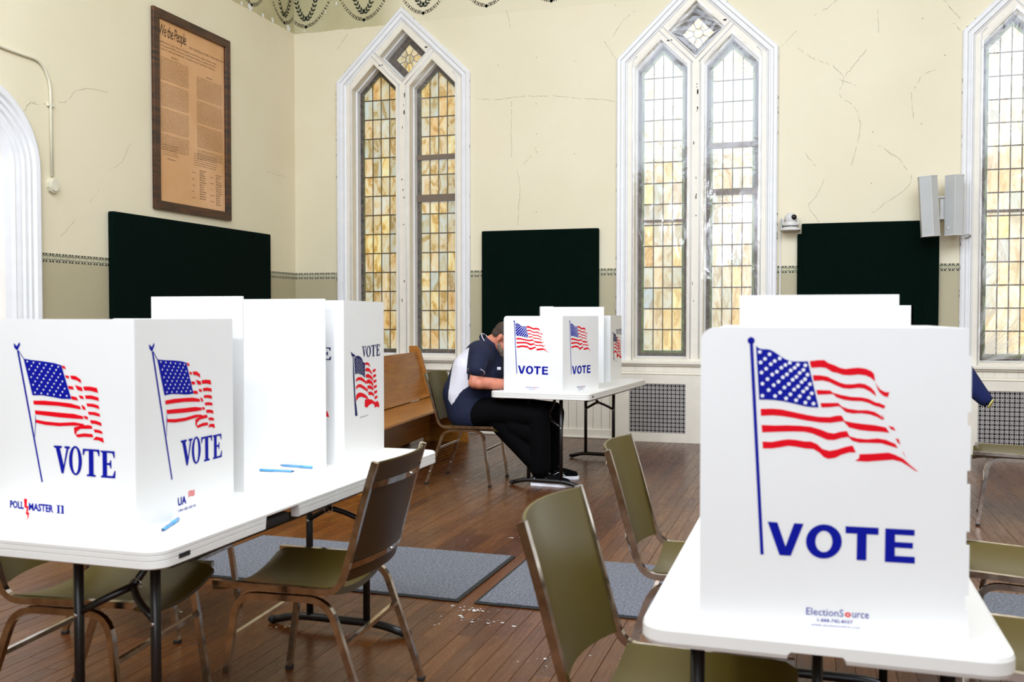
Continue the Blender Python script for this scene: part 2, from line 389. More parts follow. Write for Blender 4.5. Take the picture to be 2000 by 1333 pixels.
def plank_geo(c):
    x0, ya, y1, t, dz = c; g = .0006; e = .0012; xa, xb = x0+g, min(x0+BW-g, XR); ya += g; y1 -= g; zt = dz
    return ([(xa, ya, -.008), (xb, ya, -.008), (xb, y1, -.008), (xa, y1, -.008), (xa, ya, zt-e), (xb, ya, zt-e), (xb, y1, zt-e), (xa, y1, zt-e), (xa+e, ya+e, zt), (xb-e, ya+e, zt), (xb-e, y1-e, zt), (xa+e, y1-e, zt)],
            [(0, 1, 5, 4), (1, 2, 6, 5), (2, 3, 7, 6), (3, 0, 4, 7), (4, 5, 9, 8), (5, 6, 10, 9), (6, 7, 11, 10), (7, 4, 8, 11), (8, 9, 10, 11)])
rest = MB(); tones = []
for c in cand:
    v, f = plank_geo(c)
    if id(c) in single:
        o = mesh_obj('floorboard', v, f, M['floor'], floor); set_tone(o.data, [c[3]]*len(f))
    else: rest.add(v, f); tones += [c[3]]*len(f)
o = rest.build('floorboards_beyond', M['floor'], floor); set_tone(o.data, tones); tag(o, kind='stuff')
# ---------------------------------------------------------------- windows of the back wall
def lancet(cx, s, z0=.87, zs=3.915, d=0, hw=.275):
    c = cx+s*.36; h = hw-d; k = 1.0; za = zs+hw-d*math.sqrt(2)
    return [(c-h, z0+d), (c+h, z0+d), (c+h, za-h), (c, za), (c-h, za-h)]
def diamond(cx, d=0): h = .285-d*math.sqrt(2); zc = 4.272; return [(cx, zc-h), (cx+h, zc), (cx, zc+h), (cx-h, zc)]
def clip(poly, region):
    """convex clip; both counter-clockwise"""
    out = poly
    for i in range(len(region)):
        a, c = region[i], region[(i+1) % len(region)]; inp, out = out, []
        side = lambda p: (c[0]-a[0])*(p[1]-a[1])-(c[1]-a[1])*(p[0]-a[0])
        for j in range(len(inp)):
            p, q = inp[j], inp[(j+1) % len(inp)]; sp, sq = side(p), side(q)
            if sp >= 0: out.append(p)
            if sp*sq < 0: t = sp/(sp-sq); out.append((p[0]+(q[0]-p[0])*t, p[1]+(q[1]-p[1])*t))
        if not out: return []
    return out
def inset_pt(cx, hw, z0, zs, za, d): return penta(cx, hw, z0, zs, za, d)
def ring(mb, o1, o2, y1, y2):
    # strip between two open outlines (same count), used for mouldings
    n = len(o1); vs = [(p[0], y1, p[1]) for p in o1]+[(p[0], y2, p[1]) for p in o2]
    mb.add(vs, [(i, n+i, n+i+1, i+1) for i in range(n-1)])
DG = .20
for cx, pm, fm_, wi in W:
    root = empty('window_%d' % wi, (cx, YB, 0)); tag(root, kind='structure')
    # casing moulding
    prof = [(0, .004), (0, -.034), (.014, -.046), (.04, -.044), (.052, -.026), (.07, -.022), (.078, -.036), (.09, -.036), (.098, -.016), (.112, -.010), (.118, .004)]
    mb = MB(); ls = []
    for d, h in prof:
        q = penta(0, .82, .80, 4.015, 4.805, d); ls.append(([q[0], q[4], q[3], q[2], q[1]], h))
    for (a, h1), (c, h2) in zip(ls, ls[1:]): ring(mb, a, c, h1, h2)
    mb.build('casing', M['trim'], root)
    # tracery: one deep plate pierced by two lancets and a diamond
    mb = MB(); mb.plate(penta(0, .82, .80, 4.015, 4.805, .105), [lancet(0, -1), lancet(0, 1), diamond(0)], (0, -.002, 0), (1, 0, 0), (0, 0, 1), (0, 1, 0), DG+.03)
    mb.build('tracery', M['cream'], root)
    # raised beads on the tracery face and steps inside the reveals
    mb = MB()
    for s in (-1, 1):
        for dd, y1, y2 in ((0, -.002, -.012), (-.012, -.012, -.012), (-.02, -.012, -.002)):
            pass
        for d0, d1, ya, yb in ((0., .0, .0, .0),):
            pass
        L0, L1 = lancet(0, s, d=.0), lancet(0, s, d=.014)
        n = 5
        for i in range(n):
            j = (i+1) % n
            mb.add([(L0[i][0], .10, L0[i][1]), (L0[j][0], .10, L0[j][1]), (L1[j][0], .11, L1[j][1]), (L1[i][0], .11, L1[i][1]), (L0[i][0], .20, L0[i][1]), (L0[j][0], .20, L0[j][1]), (L1[j][0], .20, L1[j][1]), (L1[i][0], .20, L1[i][1])], [(0, 1, 2, 3), (3, 2, 6, 7)])
    D0, D1 = diamond(0), diamond(0, .014)
    for i in range(4):
        j = (i+1) % 4
        mb.add([(D0[i][0], .09, D0[i][1]), (D0[j][0], .09, D0[j][1]), (D1[j][0], .10, D1[j][1]), (D1[i][0], .10, D1[i][1]), (D1[j][0], .2, D1[j][1]), (D1[i][0], .2, D1[i][1])], [(0, 1, 2, 3), (3, 2, 4, 5)])
    mb.build('reveal_stop', M['trim'], root)
    # raised ribs following the Y of the mullion
    mb = MB()
    for s in (-1, 1):
        zt = 4.015+.0
        a = Vector((s*.03, -.008, 3.93)); c = Vector((s*.40, -.008, 4.305))
        for off in (.0, .05):
            p = a+Vector((s*-off*.7, 0, off*.7)); q = c+Vector((s*-off*.7, 0, off*.7)); mb.tube([p, q], .007, 6)
        mb.tube([(s*.045, -.008, .87), (s*.045, -.008, 3.93)], .007, 6)
        mb.tube([(s*.655, -.008, .84), (s*.655, -.008, 3.99), (s*.61, -.008, 4.035)], .006, 6)
    mb.build('mullion_rib', M['trim'], root, True)
    # dark sash frames, bars and lead cames
    sash = MB(); bars = MB(); came = MB(); gb = MB()
    for s in (-1, 1):
        G = lancet(0, s, d=.014); I = lancet(0, s, d=.058)
        sash.plate(lancet(0, s, d=-.02), [I], (0, DG-.012, 0), (1, 0, 0), (0, 0, 1), (0, 1, 0), .03)
        if wi > 1: gb.plate(lancet(0, s, d=.05), [lancet(0, s, d=.074)], (0, DG-.016, 0), (1, 0, 0), (0, 0, 1), (0, 1, 0), .012)
        else: gb.plate(lancet(0, s, d=.056), [lancet(0, s, d=.062)], (0, DG-.014, 0), (1, 0, 0), (0, 0, 1), (0, 1, 0), .01)
        ins = .074 if wi > 1 else .060
        R_ = lancet(0, s, d=ins); xa, xb = R_[0][0], R_[1][0]; zb = R_[0][1]; zt = R_[3][1]; zs = R_[2][1]
        cw = (xb-xa)/4
        if s > 0 and wi < 3: rows = [zb+.222*k for k in range(8)]+[2.62, 2.70, 2.93, 3.10, 3.155, 3.37, 3.59, 3.81] if wi == 1 else [zb+.2225*k for k in range(7)]+[2.49, 2.575, 2.635, 2.85, 3.06, 3.115, 3.33, 3.54, 3.76]
        else: rows = [zb+.2225*k for k in range(14)]
        rows = [r for r in rows if r < zs+.02]+[zt+.01]
        if s > 0 and wi == 1: barz = [(2.62, 2.70), (3.10, 3.155)]
        elif s > 0 and wi == 2: barz = [(2.575, 2.635), (3.06, 3.115)]
        else: barz = []
        for (z1, z2) in barz: bars.bbox((xa-.04, DG-.035, z1), (xb+.04, DG+.01, z2))
        if s < 0 and wi == 2: bars.bbox((xa-.04, DG-.03, 2.31), (xb+.04, DG, 2.335))
        if s < 0 and wi == 3: bars.bbox((xa-.04, DG-.03, 2.31), (xb+.04, DG, 2.335))
        for r, (z1, z2) in enumerate(zip(rows, rows[1:])):
            if any(abs(z1-q[0]) < .01 for q in barz): continue
            for c in range(4):
                g = .0045; poly = [(xa+c*cw+g, z1+g), (xa+(c+1)*cw-g, z1+g), (xa+(c+1)*cw-g, z2-g), (xa+c*cw+g, z2-g)]
                poly = clip(poly, R_)
                if len(poly) < 3: continue
                area = abs(sum(poly[i][0]*poly[(i+1) % len(poly)][1]-poly[(i+1) % len(poly)][0]*poly[i][1] for i in range(len(poly))))/2
                if area < .0006: continue
                ty = rnd.uniform(-.0015, .0015)
                pb = MB(); pb.plate(poly, [], (0, DG+ty, 0), (1, 0, 0), (0, 0, 1), (0, 1, 0), .006); pb.build('pane', M[pm], root)
            if r and z1 < zs+.03: came.bbox((xa-.012, DG-.007, z1-.006), (xb+.012, DG+.008, z1+.006))
        for c in range(1, 4):
            x = xa+c*cw; ztop = zt-abs(x-(xa+xb)/2); came.bbox((x-.005, DG-.006, zb), (x+.005, DG+.008, ztop))
    # flower light in the diamond
    sash.plate(diamond(0, -.02), [diamond(0, .085)], (0, DG-.012, 0), (1, 0, 0), (0, 0, 1), (0, 1, 0), .03)
    DD = diamond(0, .085); h = DD[2][1]-4.272
    def dpt(a, q=1): ca, sa = math.cos(a), math.sin(a); r = h/(abs(ca)+abs(sa)); return (ca*r*q, 4.272+sa*r*q)
    ro = .05
    pb = MB(); pb.plate([(ro*.9*math.cos(PI*i/8), 4.272+ro*.9*math.sin(PI*i/8)) for i in range(16)], [], (0, DG, 0), (1, 0, 0), (0, 0, 1), (0, 1, 0), .006); pb.build('pane', M[pm], root)
    came.tube([(ro*math.cos(PI*i/8), DG, 4.272+ro*math.sin(PI*i/8)) for i in range(17)], .004, 5, (0, 1, 0))
    for k in range(8):
        a0 = PI/8+k*PI/4; a1 = a0+PI/4; am = (a0+a1)/2
        p0 = (ro*1.1*math.cos(a0+.1), 4.272+ro*1.1*math.sin(a0+.1)); p1 = (ro*1.1*math.cos(a1-.1), 4.272+ro*1.1*math.sin(a1-.1))
        pb = MB(); pb.plate([p0, dpt(a0+.04, .98), dpt(am, .98), dpt(a1-.04, .98), p1], [], (0, DG, 0), (1, 0, 0), (0, 0, 1), (0, 1, 0), .006); pb.build('pane', M[pm], root)
        q = dpt(a0); came.tube([(ro*math.cos(a0), DG, 4.272+ro*math.sin(a0)), (q[0], DG, q[1])], .0038, 5)
    sash.build('sash_frame', M['stone'], root); came.build('lead_cames', M['came'], root)
    if bars.v: bars.build('sash_bar', M['sashbar'], root)
    gb.build('border_glass', M['green_glass'], root)
    # shrink-film stretched over the openings, with radiating wrinkles at the corners
    def film(poly, name, strength):
        xs = [p[0] for p in poly]; zs_ = [p[1] for p in poly]; x0, x1, z0, z1 = min(xs), max(xs), min(zs_), max(zs_); nu, nv = 16, max(16, int((z1-z0)/.045))
        corners = poly; fb = MB(); idx = {}
        def top(x): # upper limit of the outline at x
            best = z1
            for i in range(len(poly)):
                p, q = poly[i], poly[(i+1) % len(poly)]
                if q[0] < p[0]-1e-6 and q[0]-1e-6 <= x <= p[0]+1e-6: t = (x-p[0])/(q[0]-p[0]); best = min(best, p[1]+t*(q[1]-p[1]))
            return best
        def bot(x):
            best = z0
            for i in range(len(poly)):
                p, q = poly[i], poly[(i+1) % len(poly)]
                if q[0] > p[0]+1e-6 and p[0]-1e-6 <= x <= q[0]+1e-6: t = (x-p[0])/(q[0]-p[0]); best = max(best, p[1]+t*(q[1]-p[1])) if len(poly) == 4 else z0
            return best
        def fn(u, v):
            x = x0+u*(x1-x0); a, c = bot(x), top(x); z = a+v*(c-a); y = -.014
            for (px, pz) in corners:
                r = math.hypot(x-px, z-pz); th = math.atan2(z-pz, x-px); y += strength*.006*math.exp(-r/.22)*math.sin(th*26)
            y += .0025*strength*math.sin(z*3.1+x*5)+.0012*math.sin(z*11-x*9)
            return (x, y, z)
        fb.grid(fn, nu, nv); o = fb.build('plastic_film', M[fm_], root, True)
    sel = [(-1, wi > 1), (1, True)]
    for s, on in sel:
        if on: film(lancet(0, s, d=-.02), 'f', 1.)
    film(diamond(0, -.012), 'f', .6)
    # white slivers paint the glints on creases where the film gathers
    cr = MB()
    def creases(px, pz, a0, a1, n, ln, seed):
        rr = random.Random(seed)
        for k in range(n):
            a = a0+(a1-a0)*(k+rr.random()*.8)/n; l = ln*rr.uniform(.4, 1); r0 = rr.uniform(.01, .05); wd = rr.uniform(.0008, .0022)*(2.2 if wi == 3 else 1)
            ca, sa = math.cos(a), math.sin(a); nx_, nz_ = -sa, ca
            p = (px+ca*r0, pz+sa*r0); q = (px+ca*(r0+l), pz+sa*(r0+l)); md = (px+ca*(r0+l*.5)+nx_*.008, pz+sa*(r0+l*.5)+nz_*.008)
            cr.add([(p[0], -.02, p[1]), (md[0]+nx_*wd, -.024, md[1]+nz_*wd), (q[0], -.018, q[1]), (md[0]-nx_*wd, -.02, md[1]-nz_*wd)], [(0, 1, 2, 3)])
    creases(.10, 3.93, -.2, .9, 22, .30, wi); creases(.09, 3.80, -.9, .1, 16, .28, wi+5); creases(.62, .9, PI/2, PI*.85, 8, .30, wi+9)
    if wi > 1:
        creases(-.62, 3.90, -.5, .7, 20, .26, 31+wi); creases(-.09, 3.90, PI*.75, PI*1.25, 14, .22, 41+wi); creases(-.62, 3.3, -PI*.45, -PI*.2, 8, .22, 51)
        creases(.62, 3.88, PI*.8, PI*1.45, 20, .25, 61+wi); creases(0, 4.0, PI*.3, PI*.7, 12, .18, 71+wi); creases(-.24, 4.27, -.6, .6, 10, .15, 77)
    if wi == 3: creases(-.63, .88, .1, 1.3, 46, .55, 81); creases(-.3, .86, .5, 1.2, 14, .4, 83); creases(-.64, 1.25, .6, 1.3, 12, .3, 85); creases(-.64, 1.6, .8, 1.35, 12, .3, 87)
    cr.build('film_crease_glints', M['crease'], root)
    # sill with dentil band
    mb = MB(); mb.rbox((0, -.035, .826), (1.70, .10, .036), .008); mb.rbox((0, -.028, .80), (1.68, .07, .022), .008)
    mb.bbox((-.82, -.03, .705), (.82, .0, .795)); mb.rbox((0, -.03, .712), (1.66, .055, .02), .006); mb.build('sill', M['cream'], root)
    for i in range(16):
        MB().bbox((-.81+i*.1015, -.036, .728), (-.81+i*.1015+.096, -.029, .784)).build('sill_block', M['cream'], root)
    # chips of lost paint
    rr = random.Random(wi); ch = MB()
    for k in range(46):
        s = rr.choice((-1, 1)); t = rr.random()
        if t < .55: x, z = s*(.82+rr.uniform(-.004, .002)), rr.uniform(1., 4.0); dx, dz = rr.uniform(.002, .005), rr.uniform(.006, .03); y = -.036
        elif t < .8: q = rr.random(); x, z = s*(.82*(1-q)-.004), 4.015+.79*q-.004; dx, dz = rr.uniform(.005, .015), rr.uniform(.004, .012); y = -.037
        else: x, z = rr.uniform(-.03, .03), rr.uniform(1.2, 3.9); dx, dz = rr.uniform(.003, .009), rr.uniform(.006, .03); y = -.0035
        n = 7; ch.add([(x+dx*math.cos(2*PI*i/n)*rr.uniform(.6, 1), y, z+dz*math.sin(2*PI*i/n)*rr.uniform(.6, 1)) for i in range(n)], [tuple(range(n))])
    for (x, z, dx, dz) in ((.02, 3.62, .009, .035), (.012, 3.70, .004, .012), (-.27, 4.17, .03, .012), (.29, 4.33, .02, .012), (.01, 2.35, .006, .01)):
        ch.add([(x+dx*math.cos(2*PI*i/7), -.0038, z+dz*math.sin(2*PI*i/7)*rr.uniform(.7, 1)) for i in range(7)], [tuple(range(7))])
    ch.build('paint_chips', M['chip'], root); 
# ---------------------------------------------------------------- arched window of the left wall
root = empty('window_4', (XL, 5.37, 0)); tag(root, kind='structure')
def archline(r, z0=.8, zs=2.45, n=24): return [(-r, z0)]+[(-r*math.cos(PI*i/n), zs+r*math.sin(PI*i/n)) for i in range(n+1)]+[(r, z0)]
prof = [(.645, 0), (.645, .05), (.62, .065), (.585, .06), (.57, .04), (.54, .045), (.53, .03), (.50, .03), (.49, .012), (.47, .012), (.44, .0), (.425, .01), (.40, -.01), (.36, -.03), (.34, -.16)]
mb = MB()
for (ra, ha), (rb, hb) in zip(prof, prof[1:]):
    A_, B_ = archline(ra), archline(rb); n = len(A_); vs = [(ha, p[0], p[1]) for p in A_]+[(hb, p[0], p[1]) for p in B_]; mb.add(vs, [(i, i+1, n+i+1, n+i) for i in range(n-1)])
autosmooth(mb.build('arch_casing', M['trim'], root), .5)
for c in range(4):
    for r in range(11):
        y0 = -.32+c*.16; z0 = .86+r*.19; poly = clip([(y0+.006, z0+.006), (y0+.154, z0+.006), (y0+.154, z0+.184), (y0+.006, z0+.184)], [(p[0], p[1]) for p in archline(.33)][::-1])
        if len(poly) > 2: pb = MB(); pb.plate(poly, [], (-.15, 0, 0), (0, 1, 0), (0, 0, 1), (-1, 0, 0), .006); pb.build('pane', M['pane2'], root)
mb = MB(); mb.bbox((-.145, -.34, .8), (-.1, .34, .85)); mb.bbox((-.165, -.34, .8), (-.158, .34, 2.8)); mb.build('sash_rail', M['trim'], root)
# ---------------------------------------------------------------- stencil border, frieze, cracks
def border(name, parent, O, U, length):
    n = max(1, round(length/.0705)); cell = length/n; V = Vector((0, 0, 1)); O = Vector(O); U = Vector(U); N_ = V.cross(U) if U.x else Vector((1, 0, 0))
    N_ = Vector((0, -1, 0)) if U.x else Vector((1, 0, 0)); mb = MB(); mb.cm = 0
    P = lambda x, z, e: O+U*x+V*z+N_*e
    mb.add([P(0, 0, .001), P(n*cell, 0, .001), P(n*cell, .07, .001), P(0, .07, .001)], [(0, 1, 2, 3)]); mb.cm = 1; h = .035
    for i in range(n):
        c = i*cell+cell/2
        for sx in (-1, 1):
            for sz in (-1, 1):
                f = lambda x, z: P(c+sx*x*cell/2, h+sz*z*h, .002)
                mb.add([f(.95, .98), f(.2, .98), f(.42, .72), f(.62, .4), f(.93, .33), f(.93, .5), f(.7, .62)], [(0, 1, 2, 6), (2, 3, 4, 5, 6)])
                mb.add([f(.05+.05, .62), f(.22, .66), f(.42, .32), f(.40, .17), f(.2, .25)], [(0, 1, 2, 3, 4)])
    return mb.build(name, None, parent, mats=[M['stencil_bg'], M['stencil']])
for i, (x0, x1) in enumerate(((XL, -5.26), (-3.62, -1.975), (-.335, 1.345), (2.985, XR))): border('stencil_border', wall_back, (x0, YB, 1.746), (1, 0, 0), x1-x0)
border('stencil_border', wall_left, (XL, 6.02, 1.746), (0, 1, 0), YB-6.02)
def swag(mb, P, xc, zb, sc_=1., cut=None):
    def leaf(x, z, a, l, wd, cm):
        mb.cm = cm; ca, sa = math.cos(a), math.sin(a); q = [(0, 0), (.35, .5), (.7, .42), (1, 0), (.7, -.42), (.35, -.5)]
        pts = [(x+(ca*p*l-sa*r*wd), z+(sa*p*l+ca*r*wd)) for p, r in q]
        if cut and any(not cut(p) for p in pts): return
        mb.add([P(*p) for p in pts], [tuple(range(6))])
    for s in (-1, 1):
        for k in range(9):   # inner laurel loop
            t = k/8; a = -PI/2+t*PI*.62; x = xc+s*.115*math.sin(min(PI/2, t*PI*.55))*1.15; z = zb+.075+.36*t**1.35
            d = math.atan2(.36*1.35*max(t, .08)**.35, .115*1.8*math.cos(min(PI/2, t*PI*.55))); 
            for o in (.6, -.6): leaf(x, z, (d+o) if s > 0 else PI-(d+o), .056, .024, 0)
        for k in range(15):   # outer garland
            t = k/14; x = xc+s*(.02+.29*t); z = zb+.012+.27*t**1.9; d = math.atan2(.27*1.9*t**.9, .29)
            for o in (.9, -.9): leaf(x, z, (d+o) if s > 0 else PI-(d+o), .030-.008*t, .011, 0)
            if k % 2: leaf(x, z, d if s > 0 else PI-d, .022, .026, 1)
    for k in range(8): leaf(xc, zb, k*PI/4, .022, .016, 0)
mb = MB(); P = lambda x, z: (x, YB-.0015, z)
outside_casing = lambda p: not any(abs(p[0]-c[0]) < .85 and p[1] < 4.84-abs(p[0]-c[0])*.963 for c in W)
for k, (x, z) in enumerate([(-5.666,4.692),(-4.92,4.705),(-4.184,4.712),(-3.435,4.72),(-2.695,4.702)]): swag(mb, P, x, z, cut=outside_casing)
mb.build('swag_stencil', None, wall_back, mats=[M['stencil'], M['stencil_red']])
mb = MB(); P = lambda y, z: (XL+.0015, y, z)
for y in (9.05, 9.72): swag(mb, P, y, 4.69, cut=lambda p: p[0] < YB-.005)
mb.build('swag_stencil', None, wall_left, mats=[M['stencil'], M['stencil_red']])
def cracks(name, parent, P, lists, wd, mat):
    mb = MB(); rr = random.Random(5)
    for L_ in lists:
        pts = []
        for (a, c) in zip(L_, L_[1:]):
            n = max(2, int(math.hypot(c[0]-a[0], c[1]-a[1])/.025))
            for i in range(n): t = i/n; pts.append((a[0]+(c[0]-a[0])*t+rr.uniform(-.006, .006), a[1]+(c[1]-a[1])*t+rr.uniform(-.006, .006)))
        pts.append(L_[-1])
        for p, q in zip(pts, pts[1:]):
            if rr.random() < .12: continue
            d = Vector((q[0]-p[0], q[1]-p[1])); 
            if d.length < 1e-6: continue
            n_ = Vector((-d.y, d.x)).normalized()*wd*rr.uniform(.35, 1)
            mb.add([P(p[0]+n_.x, p[1]+n_.y), P(p[0]-n_.x, p[1]-n_.y), P(q[0]-n_.x, q[1]-n_.y), P(q[0]+n_.x, q[1]+n_.y)], [(0, 1, 2, 3)])
    return mb.build(name, mat, parent)
BK = [[(-0.163,3.985),(-0.025,3.882),(0.178,3.782),(0.284,3.667)],[(0.486,3.914),(0.415,3.827),(0.34,3.723),(0.284,3.667),(0.262,3.569),(0.238,3.5),(0.286,3.437),(0.362,3.392),(0.41,3.329),(0.44,3.207),(0.432,3.088),(0.395,2.93),(0.359,2.791)],[(0.111,2.661),(0.044,2.522),(-0.033,2.423),(-0.022,2.362),(0.037,2.299),(0.066,2.247)],[(0.91,2.677),(0.911,2.608),(0.82,2.503),(0.691,2.428),(0.58,2.326),(0.552,2.333)],[(0.902,3.464),(0.923,3.217)],[(0.929,3.511),(0.991,3.624),(1.117,3.673)],[(1.246,4.127),(1.328,4.023)],[(1.181,4.327),(1.326,4.139)],[(-0.31,4.017),(-0.164,4.157)],[(0.0,4.293),(0.125,4.351),(0.21,4.423)],[(0.588,4.307),(0.6,4.069)],[(0.611,2.978),(0.798,2.84),(0.873,2.728)],[(0.246,3.64),(0.399,3.569)],[(-0.076,2.934),(0.023,2.807)],[(-3.542,3.707),(-3.296,3.686),(-3.083,3.705),(-2.682,3.686),(-2.328,3.63),(-2.108,3.609),(-1.999,3.572)],[(-3.141,3.658),(-3.15,3.364),(-3.141,3.051)],[(-2.862,3.15),(-2.948,3.023),(-3.025,2.945)],[(-3.082,2.92),(-3.044,2.734),(-3.063,2.459),(-3.073,2.306)],[(-2.117,4.219),(-2.036,4.097),(-1.991,4.019)],[(-1.786,4.507),(-1.911,4.431),(-1.974,4.34),(-2.019,4.264)],[(-3.199,4.651),(-3.16,4.446)],[(-5.123,4.565),(-5.276,4.375)]]
cracks('plaster_crack', wall_back, lambda x, z: (x, YB-.001, z), BK, .0016, M['crack'])
LK = [[(5.889,2.884),(5.966,2.982),(6.059,2.982)],[(5.915,2.912),(5.94,2.963),(6.034,3.003)],[(6.227,3.044),(6.336,3.054),(6.431,3.171),(6.586,3.234),(6.817,3.25)],[(7.099,2.855),(6.987,2.672),(6.837,2.576)],[(6.711,2.4),(6.59,2.27)],[(6.423,2.112),(6.263,1.96)],[(9.319,2.927),(9.729,2.918)],[(6.085,2.987),(6.173,3.019)]]
cracks('plaster_crack', wall_left, lambda y, z: (XL+.001, y, z), LK, .0012, M['crack'])
# flakes of lost paint on the frieze and nail holes
rr = random.Random(11); mb = MB()
for (y, z, dy, dz) in [(9.023,4.66,0.051,0.049),(9.272,4.644,0.029,0.028),(9.469,4.646,0.033,0.035),(9.806,4.658,0.051,0.045),(8.863,4.647,0.029,0.024)]: mb.add([(XL+.001, y+dy*math.cos(2*PI*i/8)*rr.uniform(.6, 1), z+dz*math.sin(2*PI*i/8)*rr.uniform(.7, 1)) for i in range(8)], [tuple(range(8))])
mb.build('lost_paint', M['flake'], wall_left)
mb = MB()
for (x, z, dx, dz) in [(-5.691,4.645,0.011,0.018),(-5.414,4.844,0.011,0.026),(-5.271,4.927,0.015,0.026)]: mb.add([(x+dx*math.cos(2*PI*i/8)*rr.uniform(.5, 1), YB-.001, z+dz*math.sin(2*PI*i/8)*rr.uniform(.5, 1)) for i in range(8)], [tuple(range(8))])
mb.build('lost_paint', M['flake'], wall_back)
mb = MB()
for (x, z) in [(-2.863,4.111),(-3.3,4.059),(-2.44,4.038),(-2.862,3.611),(-2.856,3.283),(-2.438,3.052),(-2.861,2.443),(-2.862,3.092),(-1.993,4.588),(0.994,4.17),(0.557,3.111),(0.996,3.164),(1.196,3.803),(0.549,2.613)]: mb.add([(x+.006*math.cos(2*PI*i/6)*rr.uniform(.6, 1.2), YB-.0012, z+.005*math.sin(2*PI*i/6)) for i in range(6)], [tuple(range(6))])
mb.build('nail_holes', M['crack'], wall_back)
# ---------------------------------------------------------------- wainscot, baseboards, radiator covers
spans = [(XL, -1.985), (-.325, 1.335), (2.99, XR)]
for a, c in spans:
    x = a
    while x < c-.02:
        x1 = min(x+.09, c); MB().rbox(((x+x1)/2, YB-.006, .40), (x1-x-.003, .014, .62), .003, 1).build('wainscot_board', M['cream'], wall_back); x = x1
tag(MB().rbox(((XL-2.0)/2, YB-.016, .725), (-2.0-XL, .035, .035), .008).build('trim_1', M['cream']), kind='structure')
mbb = MB(); mbb.rbox(((XL-1.985)/2, YB-.014, .05), (-1.985-XL, .03, .10), .006); mbb.rbox(((XL-1.985)/2, YB-.03, .012), (-1.985-XL, .03, .024), .008)
mbb.rbox((.505, YB-.014, .05), (1.66, .03, .10), .006); tag(mbb.build('baseboard_back', M['cream']), kind='structure')
tag(MB().rbox((XL+.015, (YF+YB)/2, .06), (.03, YB-YF, .12), .006).build('baseboard_left', M['cream']), kind='structure')
def radiator(cx, hw, label):
    t = tag(empty('radiator_cover', (cx, YB, 0)), label, 'radiator cover'); D = .11
    gx0, gx1, gz0, gz1 = (-0.66,-0.075,0.095,0.607)
    mb = MB(); mb.plate([(-hw, 0), (hw, 0), (hw, .70), (-hw, .70)], [[(gx0, gz0), (gx1, gz0), (gx1, gz1), (gx0, gz1)]], (0, -D, 0), (1, 0, 0), (0, 0, 1), (0, 1, 0), .018)
    mb.bbox((-hw, -D+.018, 0), (-hw+.018, -.015, .70)); mb.bbox((hw-.018, -D+.018, 0), (hw, -.015, .70)); mb.bbox((-hw, -D+.001, .682), (hw, -.015, .70)); mb.build('cabinet_panel', M['cream'], t)
    MB().bbox((gx0-.02, -D+.05, gz0-.02), (gx1+.02, -D+.055, gz1+.02)).build('shade_backing', M['dark'], t)  # added black sheet, stands in for the shade inside the cover
    g = MB(); cs = .042; nx_ = round((gx1-gx0)/cs); nz_ = round((gz1-gz0)/cs); cx_, cz_ = (gx1-gx0)/nx_, (gz1-gz0)/nz_; y = -D+.012
    for i in range(nx_):
        for j in range(nz_):
            x0, z0 = gx0+i*cx_, gz0+j*cz_; a, c = .5-.22, .5+.22; q = lambda u, v: (x0+u*cx_, y, z0+v*cz_); e = .12; L1, L2 = .26, .74
            # border of the cell bowed in by half-ovals, square hole in the middle
            outer = []
            for (ux, uz, dx_, dz_) in ((0, 0, 1, 0), (1, 0, 0, 1), (1, 1, -1, 0), (0, 1, 0, -1)):
                nxn, nzn = -dz_, dx_
                for tt, ee in ((0, 0), (L1, 0), (.38, e*.8), (.5, e), (.62, e*.8), (L2, 0)): outer.append((ux+dx_*tt+nxn*ee, uz+dz_*tt+nzn*ee))
            inner = [(a, a), (.5, a), (c, a), (c, .5), (c, c), (.5, c), (a, c), (a, .5)]
            vs = [q(*p) for p in outer]+[q(*p) for p in inner]; n = 24; fs = []
            for k in range(4):
                o0 = k*6; i0 = n+k*2; i1 = n+k*2+1; i2 = n+(k*2+2) % 8
                fs += [(o0, o0+1, i0), (o0+1, o0+2, i0), (o0+2, o0+3, i1, i0), (o0+3, o0+4, i2, i1), (o0+4, o0+5, i2), (o0+5, (o0+6) % 24, i2)]
            g.add(vs, fs)
    g.build('perforated_grille', M['grille'], t)
    return t
radiator(-1.155, .828, 'white radiator cover with square perforated grille under the middle arched window, beside the seated voter')
radiator(2.165, .828, 'white radiator cover with perforated grille under the right hand arched window, behind the blue sleeve')
# ================================================================ things on the walls
def box_panel(name, label, c, d, group='dark green acoustic panels'):
    o = MB().rbox(c, d, .012, 3).build(name, M['green'], None, False); o.location = c
    for v in o.data.vertices: v.co -= Vector(c)
    return tag(o, label, 'acoustic panel')
box_panel('acoustic_panel', 'dark green fabric panel under the framed document on the left wall', (XL+.035, 8.05, 1.75), (.065, 2.50, .94))
box_panel('acoustic_panel', 'dark green fabric panel between the two arched windows, behind the seated voter', (-2.815, YB-.035, 1.62), (1.31, .065, 1.25))
t = tag(empty('acoustic_panel', (.51, YB, 0)), 'dark green fabric panel with stepped top corners under the wall speakers', 'acoustic panel')
MB().rbox((0, -.035, 1.55), (1.30, .065, 1.16), .012, 3).build('lower_panel', M['green'], t); MB().rbox((-.05, -.04, 1.75), (1.12, .06, .96), .01, 3).build('upper_panel', M['green'], t)
